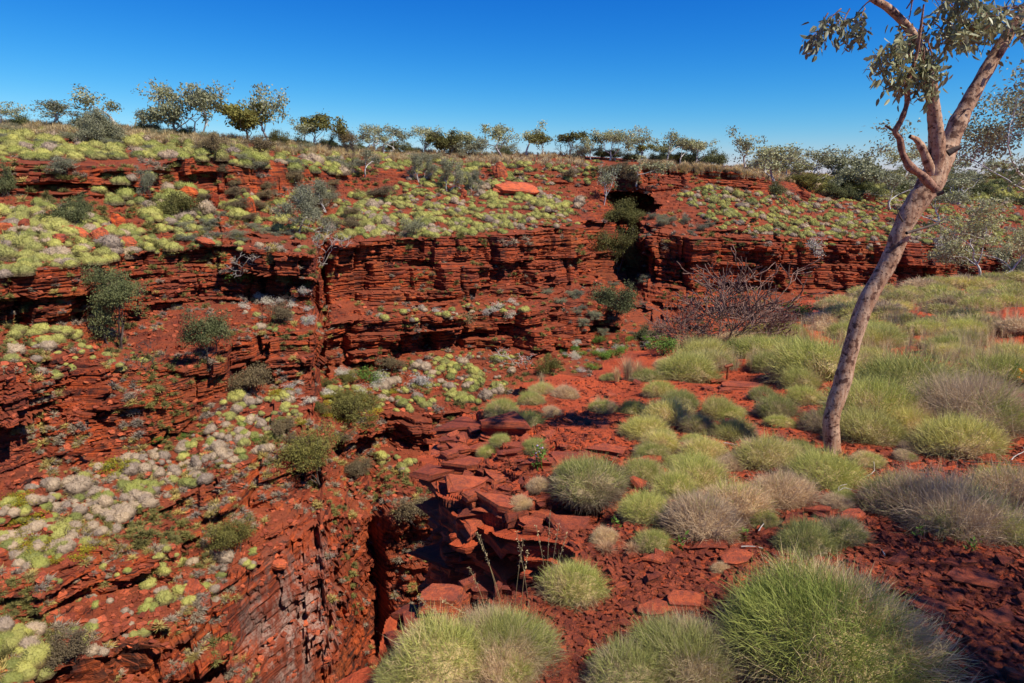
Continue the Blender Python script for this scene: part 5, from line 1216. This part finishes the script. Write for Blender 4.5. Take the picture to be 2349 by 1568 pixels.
# dry stalks over the meadow
g2 = []
for X, Y in scatter([(1500, 820), (1640, 780), (1760, 750), (1880, 690), (2060, 652), (2349, 632), (2349, 900), (1960, 850), (1640, 860)], 900, rnd):
    h_ = hit(X, Y, 'near')
    if h_: s_ = rnd.uniform(.2, .5); g2.append((h_[0].x, h_[0].y, h_[0].z+.05, 0, 0, rnd.random()*6.28, s_*.7, s_*.7, s_*rnd.uniform(.8, 1.3)))
tmd = tuft_mesh('thin_dry_grass', 22, 1, .9, .007, M_dry, 530)
seedo = ob('dry_grass_tuft', tmd, None, g2[0][:3], None, .4); tag(seedo, 'thin dry grass tuft standing in the meadow near the rim', 'grass', 'dry grass tufts')
cloud('dry_meadow_grass', g2[1:], seedo, 'stuff', 'thin straw coloured grass standing over the meadow spinifex', 'grass')
# straw grass along the skyline edge
tmf = tuft_mesh('skyline_grass', 60, 1, .9, .03, M_dry, 531); g3 = []
for i in range(3000):
    X = rng.uniform(-20, 2360); Ys = np.interp(X, r0[:, 0], r0[:, 1]); h_ = hit(X, Ys+rng.uniform(2, 26)**1.0, 'far')
    if h_ and fbm(np.array([X/90.]), np.array([.3]), 2, 3)[0] > -.25: s_ = rnd.uniform(.55, 1.05); g3.append((*h_[0], 0, 0, rnd.random()*6, s_, s_, s_))
sg = ob('dry_grass_tuft', tmf, None, g3[0][:3], None, .6); tag(sg, 'straw grass tuft on the far rim', 'grass', 'dry grass tufts')
cloud('skyline_grass', g3[1:], sg, 'stuff', 'straw coloured grass along the far rim', 'grass')
# seed stalks in front
def stalk(X0, Y0, X1, Y1, bend, lb, seed):
    h_ = hit(X0, Y0, 'near'); 
    if not h_: return
    p0 = np.array(h_[0]); D_ = p0[1]; q_ = catmull([(X0, Y0, 3), ((X0*.5+X1*.5)-bend*.4, (Y0+Y1)/2, 2.4), (X1, Y1, 1.6)], 8)
    pts = np.array([P(a[0], a[1], D_) for a in q_]); rad = np.full(len(pts), .0017); r = np.random.default_rng(seed)
    v, f = tube([(pts-p0, rad)], 4); o = ob('seed_stalk', mk_mesh('seed_stalk', v, f, True, M_dry), None, tuple(p0))
    n = 34; k_ = r.integers(len(pts)-7, len(pts), n); c_ = pts[k_]-p0+r.normal(size=(n, 3))*.004
    ob('seed_head', leaf_mesh('seed_head', c_, 1, .002, .016, .005, M_dry, r, -.3), o); tag(o, lb, 'grass', 'seed stalks over the rim')
    used_labels[lb] = 1
for i, a in enumerate(((1155, 1400, 1093, 1223, -10, 'leftmost tall seed stalk against the gully'), (1150, 1400, 1101, 1230, -6, 'seed stalk just right of the leftmost one'), (1180, 1400, 1200, 1240, 4, 'upright seed stalk right of the leftmost pair'), (1195, 1395, 1211, 1262, 3, 'short seed stalk beside the upright one'), (1250, 1390, 1230, 1208, -18, 'arching seed stalk over the gully'), (1255, 1380, 1262, 1175, 4, 'tallest seed stalk in front of the gully'), (1260, 1380, 1282, 1205, 8, 'seed stalk leaning right of the tallest one'), (1265, 1380, 1300, 1225, 10, 'thin bent seed stalk rightmost of the row'), (1120, 1420, 1075, 1300, -10, 'low seed stalk on the rim'), (1070, 1480, 960, 1372, -16, 'seed stalk leaning far left over the drop'), (1130, 1460, 1010, 1374, -20, 'seed stalk arching over the red rim block'), (1215, 1400, 1185, 1222, -4, 'thin seed stalk behind the arching one'))): stalk(*a, i)
# dead sticks
for i, (X, Y, L, rz, lb) in enumerate(((1560, 1215, 70, .8, 'forked white stick beside the pale dead mat'), (1880, 1160, 90, .3, 'pale branch under the tree spinifex'), (1910, 1150, 60, .6, 'thin pale stick at the foot of the grey spinifex'), (1700, 1260, 70, .2, 'white stick on the gravel'), (2320, 1060, 70, .6, 'pale stick at the right edge'), (2140, 1000, 40, .1, 'short pale stick below the flat dead spinifex'), (1420, 1170, 60, 1.0, 'white twig in the hollow'), (1500, 1290, 60, .7, 'white twig on the slabs'), (1660, 1020, 40, .2, 'thin stick between the spinifex'), (2030, 1280, 60, 1.2, 'grey stick in the shaded stones'), (2250, 1340, 90, .0, 'thin straw stem lying in the corner'), (1985, 1100, 40, .4, 'short stick by the stones right of the tree'), (1740, 1225, 50, .9, 'white root by the small green tuft'), (2200, 1120, 110, -.3, 'black burnt stick over the tangled spinifex'))):
    h_ = hit(X, Y, 'near')
    if not h_: continue
    r = np.random.default_rng(i); paths = []; tips = []
    grow(r, (0, 0, .02), (math.cos(rz), math.sin(rz), .12), L*pxm(h_[0]), .0065, 1, paths, tips, .7, .12, 0, (1, 2), .6, .003, 5, .03)
    v, f = tube(paths, 5); o = ob('dead_stick', mk_mesh('dead_stick', v, f, True, M_twigl if i != 13 else M_barkd), None, tuple(h_[0]+Vector((0, 0, .25 if i == 13 else 0)))); tag(o, lb, 'stick')
# hanging dead roots and branch over the second tier
# ---------------------------------------------------------------- steel peg
h_ = hit(1668, 871, 'near')[0]; u = pxm(h_); hp_ = 30*u; m_r, nt, b = mat('rusted_steel'); b.inputs['Base Color'].default_value = (.22, .065, .03, 1); b.inputs['Metallic'].default_value = .2; b.inputs['Roughness'].default_value = .65
n_ = tex(nt, nd(nt, 'ShaderNodeTexCoord').outputs['Object'], 60, 3); nt.links.new(mixc(nt, mrange(nt, n_, .4, .6), (.30, .09, .04), (.15, .04, .02)), b.inputs['Base Color'])
peg = bpy.data.objects.new('steel_peg', None); COL.objects.link(peg); peg.location = h_
v, f = tube([(np.array([(0, 0, -.1), (0, 0, hp_*.5), (0.004, 0, hp_)]), [.022, .022, .022])], 12); ob('post', mk_mesh('post', v, f, True, m_r), peg)
v, f = tube([(np.array([(-.06, -.01, hp_+.0), (-.0, 0, hp_+.018), (.085, .015, hp_+.038)]), [.031, .031, .031]), (np.array([(.083, .0147, hp_+.0375), (.087, .015, hp_+.0385)]), [.031, .004]), (np.array([(-.058, -.0097, hp_+.0005), (-.062, -.0105, hp_-.001)]), [.031, .004])], 12); ob('cap', mk_mesh('cap', v, f, True, m_r), peg)
tag(peg, 'short rusty steel peg with a slanted pipe cap on the red slabs', 'post')
# ---------------------------------------------------------------- flowers
def flower_plant(X, Y, hpx, wpx, lb, stem_m, leaf_m, fl_m, nleaf, nfl, seed, name='flowering_plant', fs=.05, which='near', D=None):
    p0 = P(X, Y, D) if D else np.array(hit(X, Y, which)[0]); u = pxm(Vector(p0)); H_, W_ = hpx*u, wpx*u; r = np.random.default_rng(seed); paths = []; tips = []
    for s_ in range(4): grow(r, (r.normal()*.02, r.normal()*.02, 0), (r.normal()*.35*W_/H_, r.normal()*.35*W_/H_, 1), H_*.42, .006, 2, paths, tips, .5, .1, .1, (2, 2), .7, .002, 4)
    root = bpy.data.objects.new(name, None); COL.objects.link(root); root.location = p0
    v, f = tube(paths, 4); ob('stem', mk_mesh('stem', v, f, True, stem_m), root)
    if nleaf: ob('foliage', leaf_mesh('foliage', np.array([p_[0][-1] for p_ in paths]), nleaf, .03, .05, .02, leaf_m, r, -.2), root)
    t_ = np.array(tips)[r.permutation(len(tips))[:nfl]]
    for q_ in t_:
        D3, DF = dome(8, 5, r, .25, seed); ob('flower', mk_mesh('flower', np.concatenate([D3, D3*[1, 1, -1]])*fs*.5, [DF, DF[:, ::-1]+len(D3)], True, fl_m), root, tuple(q_))
    tag(root, lb, 'flower'); return root
M_or = leafmat('orange_petals', (.85, .32, .01), (.95, .50, .02), None, .2); M_li = leafmat('lilac_petals', (.55, .40, .65), (.7, .55, .75), None, .2)
flower_plant(2335, 900, 60, 50, 'green plant with orange yellow flowers at the right edge', M_lgreen, M_lgreen, M_or, 10, 12, 3, fs=.055)
flower_plant(1234, 1080, 62, 26, 'thin stemmed plant with lilac flowers on the outcrop', M_lgreen, M_lgreen, M_li, 3, 8, 4, fs=.022)
for X, Y, lb in ((2230, 1265, 'small green seedling with round leaves below the tangled spinifex'), (1375, 1525, 'green seedling beside the straw spinifex at the bottom'), (1395, 1090, 'green seedling on the outcrop stones'), (2105, 1235, 'narrow green seedling in the shaded stones'), (1410, 1215, 'tiny green plant by the gully head'), (1560, 1260, 'tiny green plant on the gravel'), (1700, 1240, 'tiny green plant among white sticks')):
    h2 = hit(X, Y, 'near')
    if h2:
        r = np.random.default_rng(int(X)); o = ob('seedling', leaf_mesh('seedling', np.array([(0, 0, .02), (0, .01, .05), (.02, 0, .08)]), 6, .018, .045, .022, M_lgreen, r, -.5), None, tuple(h2[0])); tag(o, lb, 'plant')
me_pet = mk_mesh('petal', [(-1, 0, 0), (0, .6, .1), (1, 0, 0), (0, -.6, .1)], np.array([(0, 1, 2, 3)]), False, M_or, {'v': ('POINT', [.5]*4)})
pp_ = nground_pts(900, [(1700, 1280), (2349, 1250), (2349, 1568), (1400, 1568), (1500, 1350)], .004, .012)
hp0 = NPz(2300, 1300); po = ob('fallen_petal', me_pet, None, tuple(hp0+Vector((0, 0, .03))), None, .012); tag(po, 'single yellow petal lying on the dark slab at right', 'petal')
cloud('fallen_petals', pp_[::3], po, 'stuff', 'tiny yellow petals fallen on the stones', 'petals')
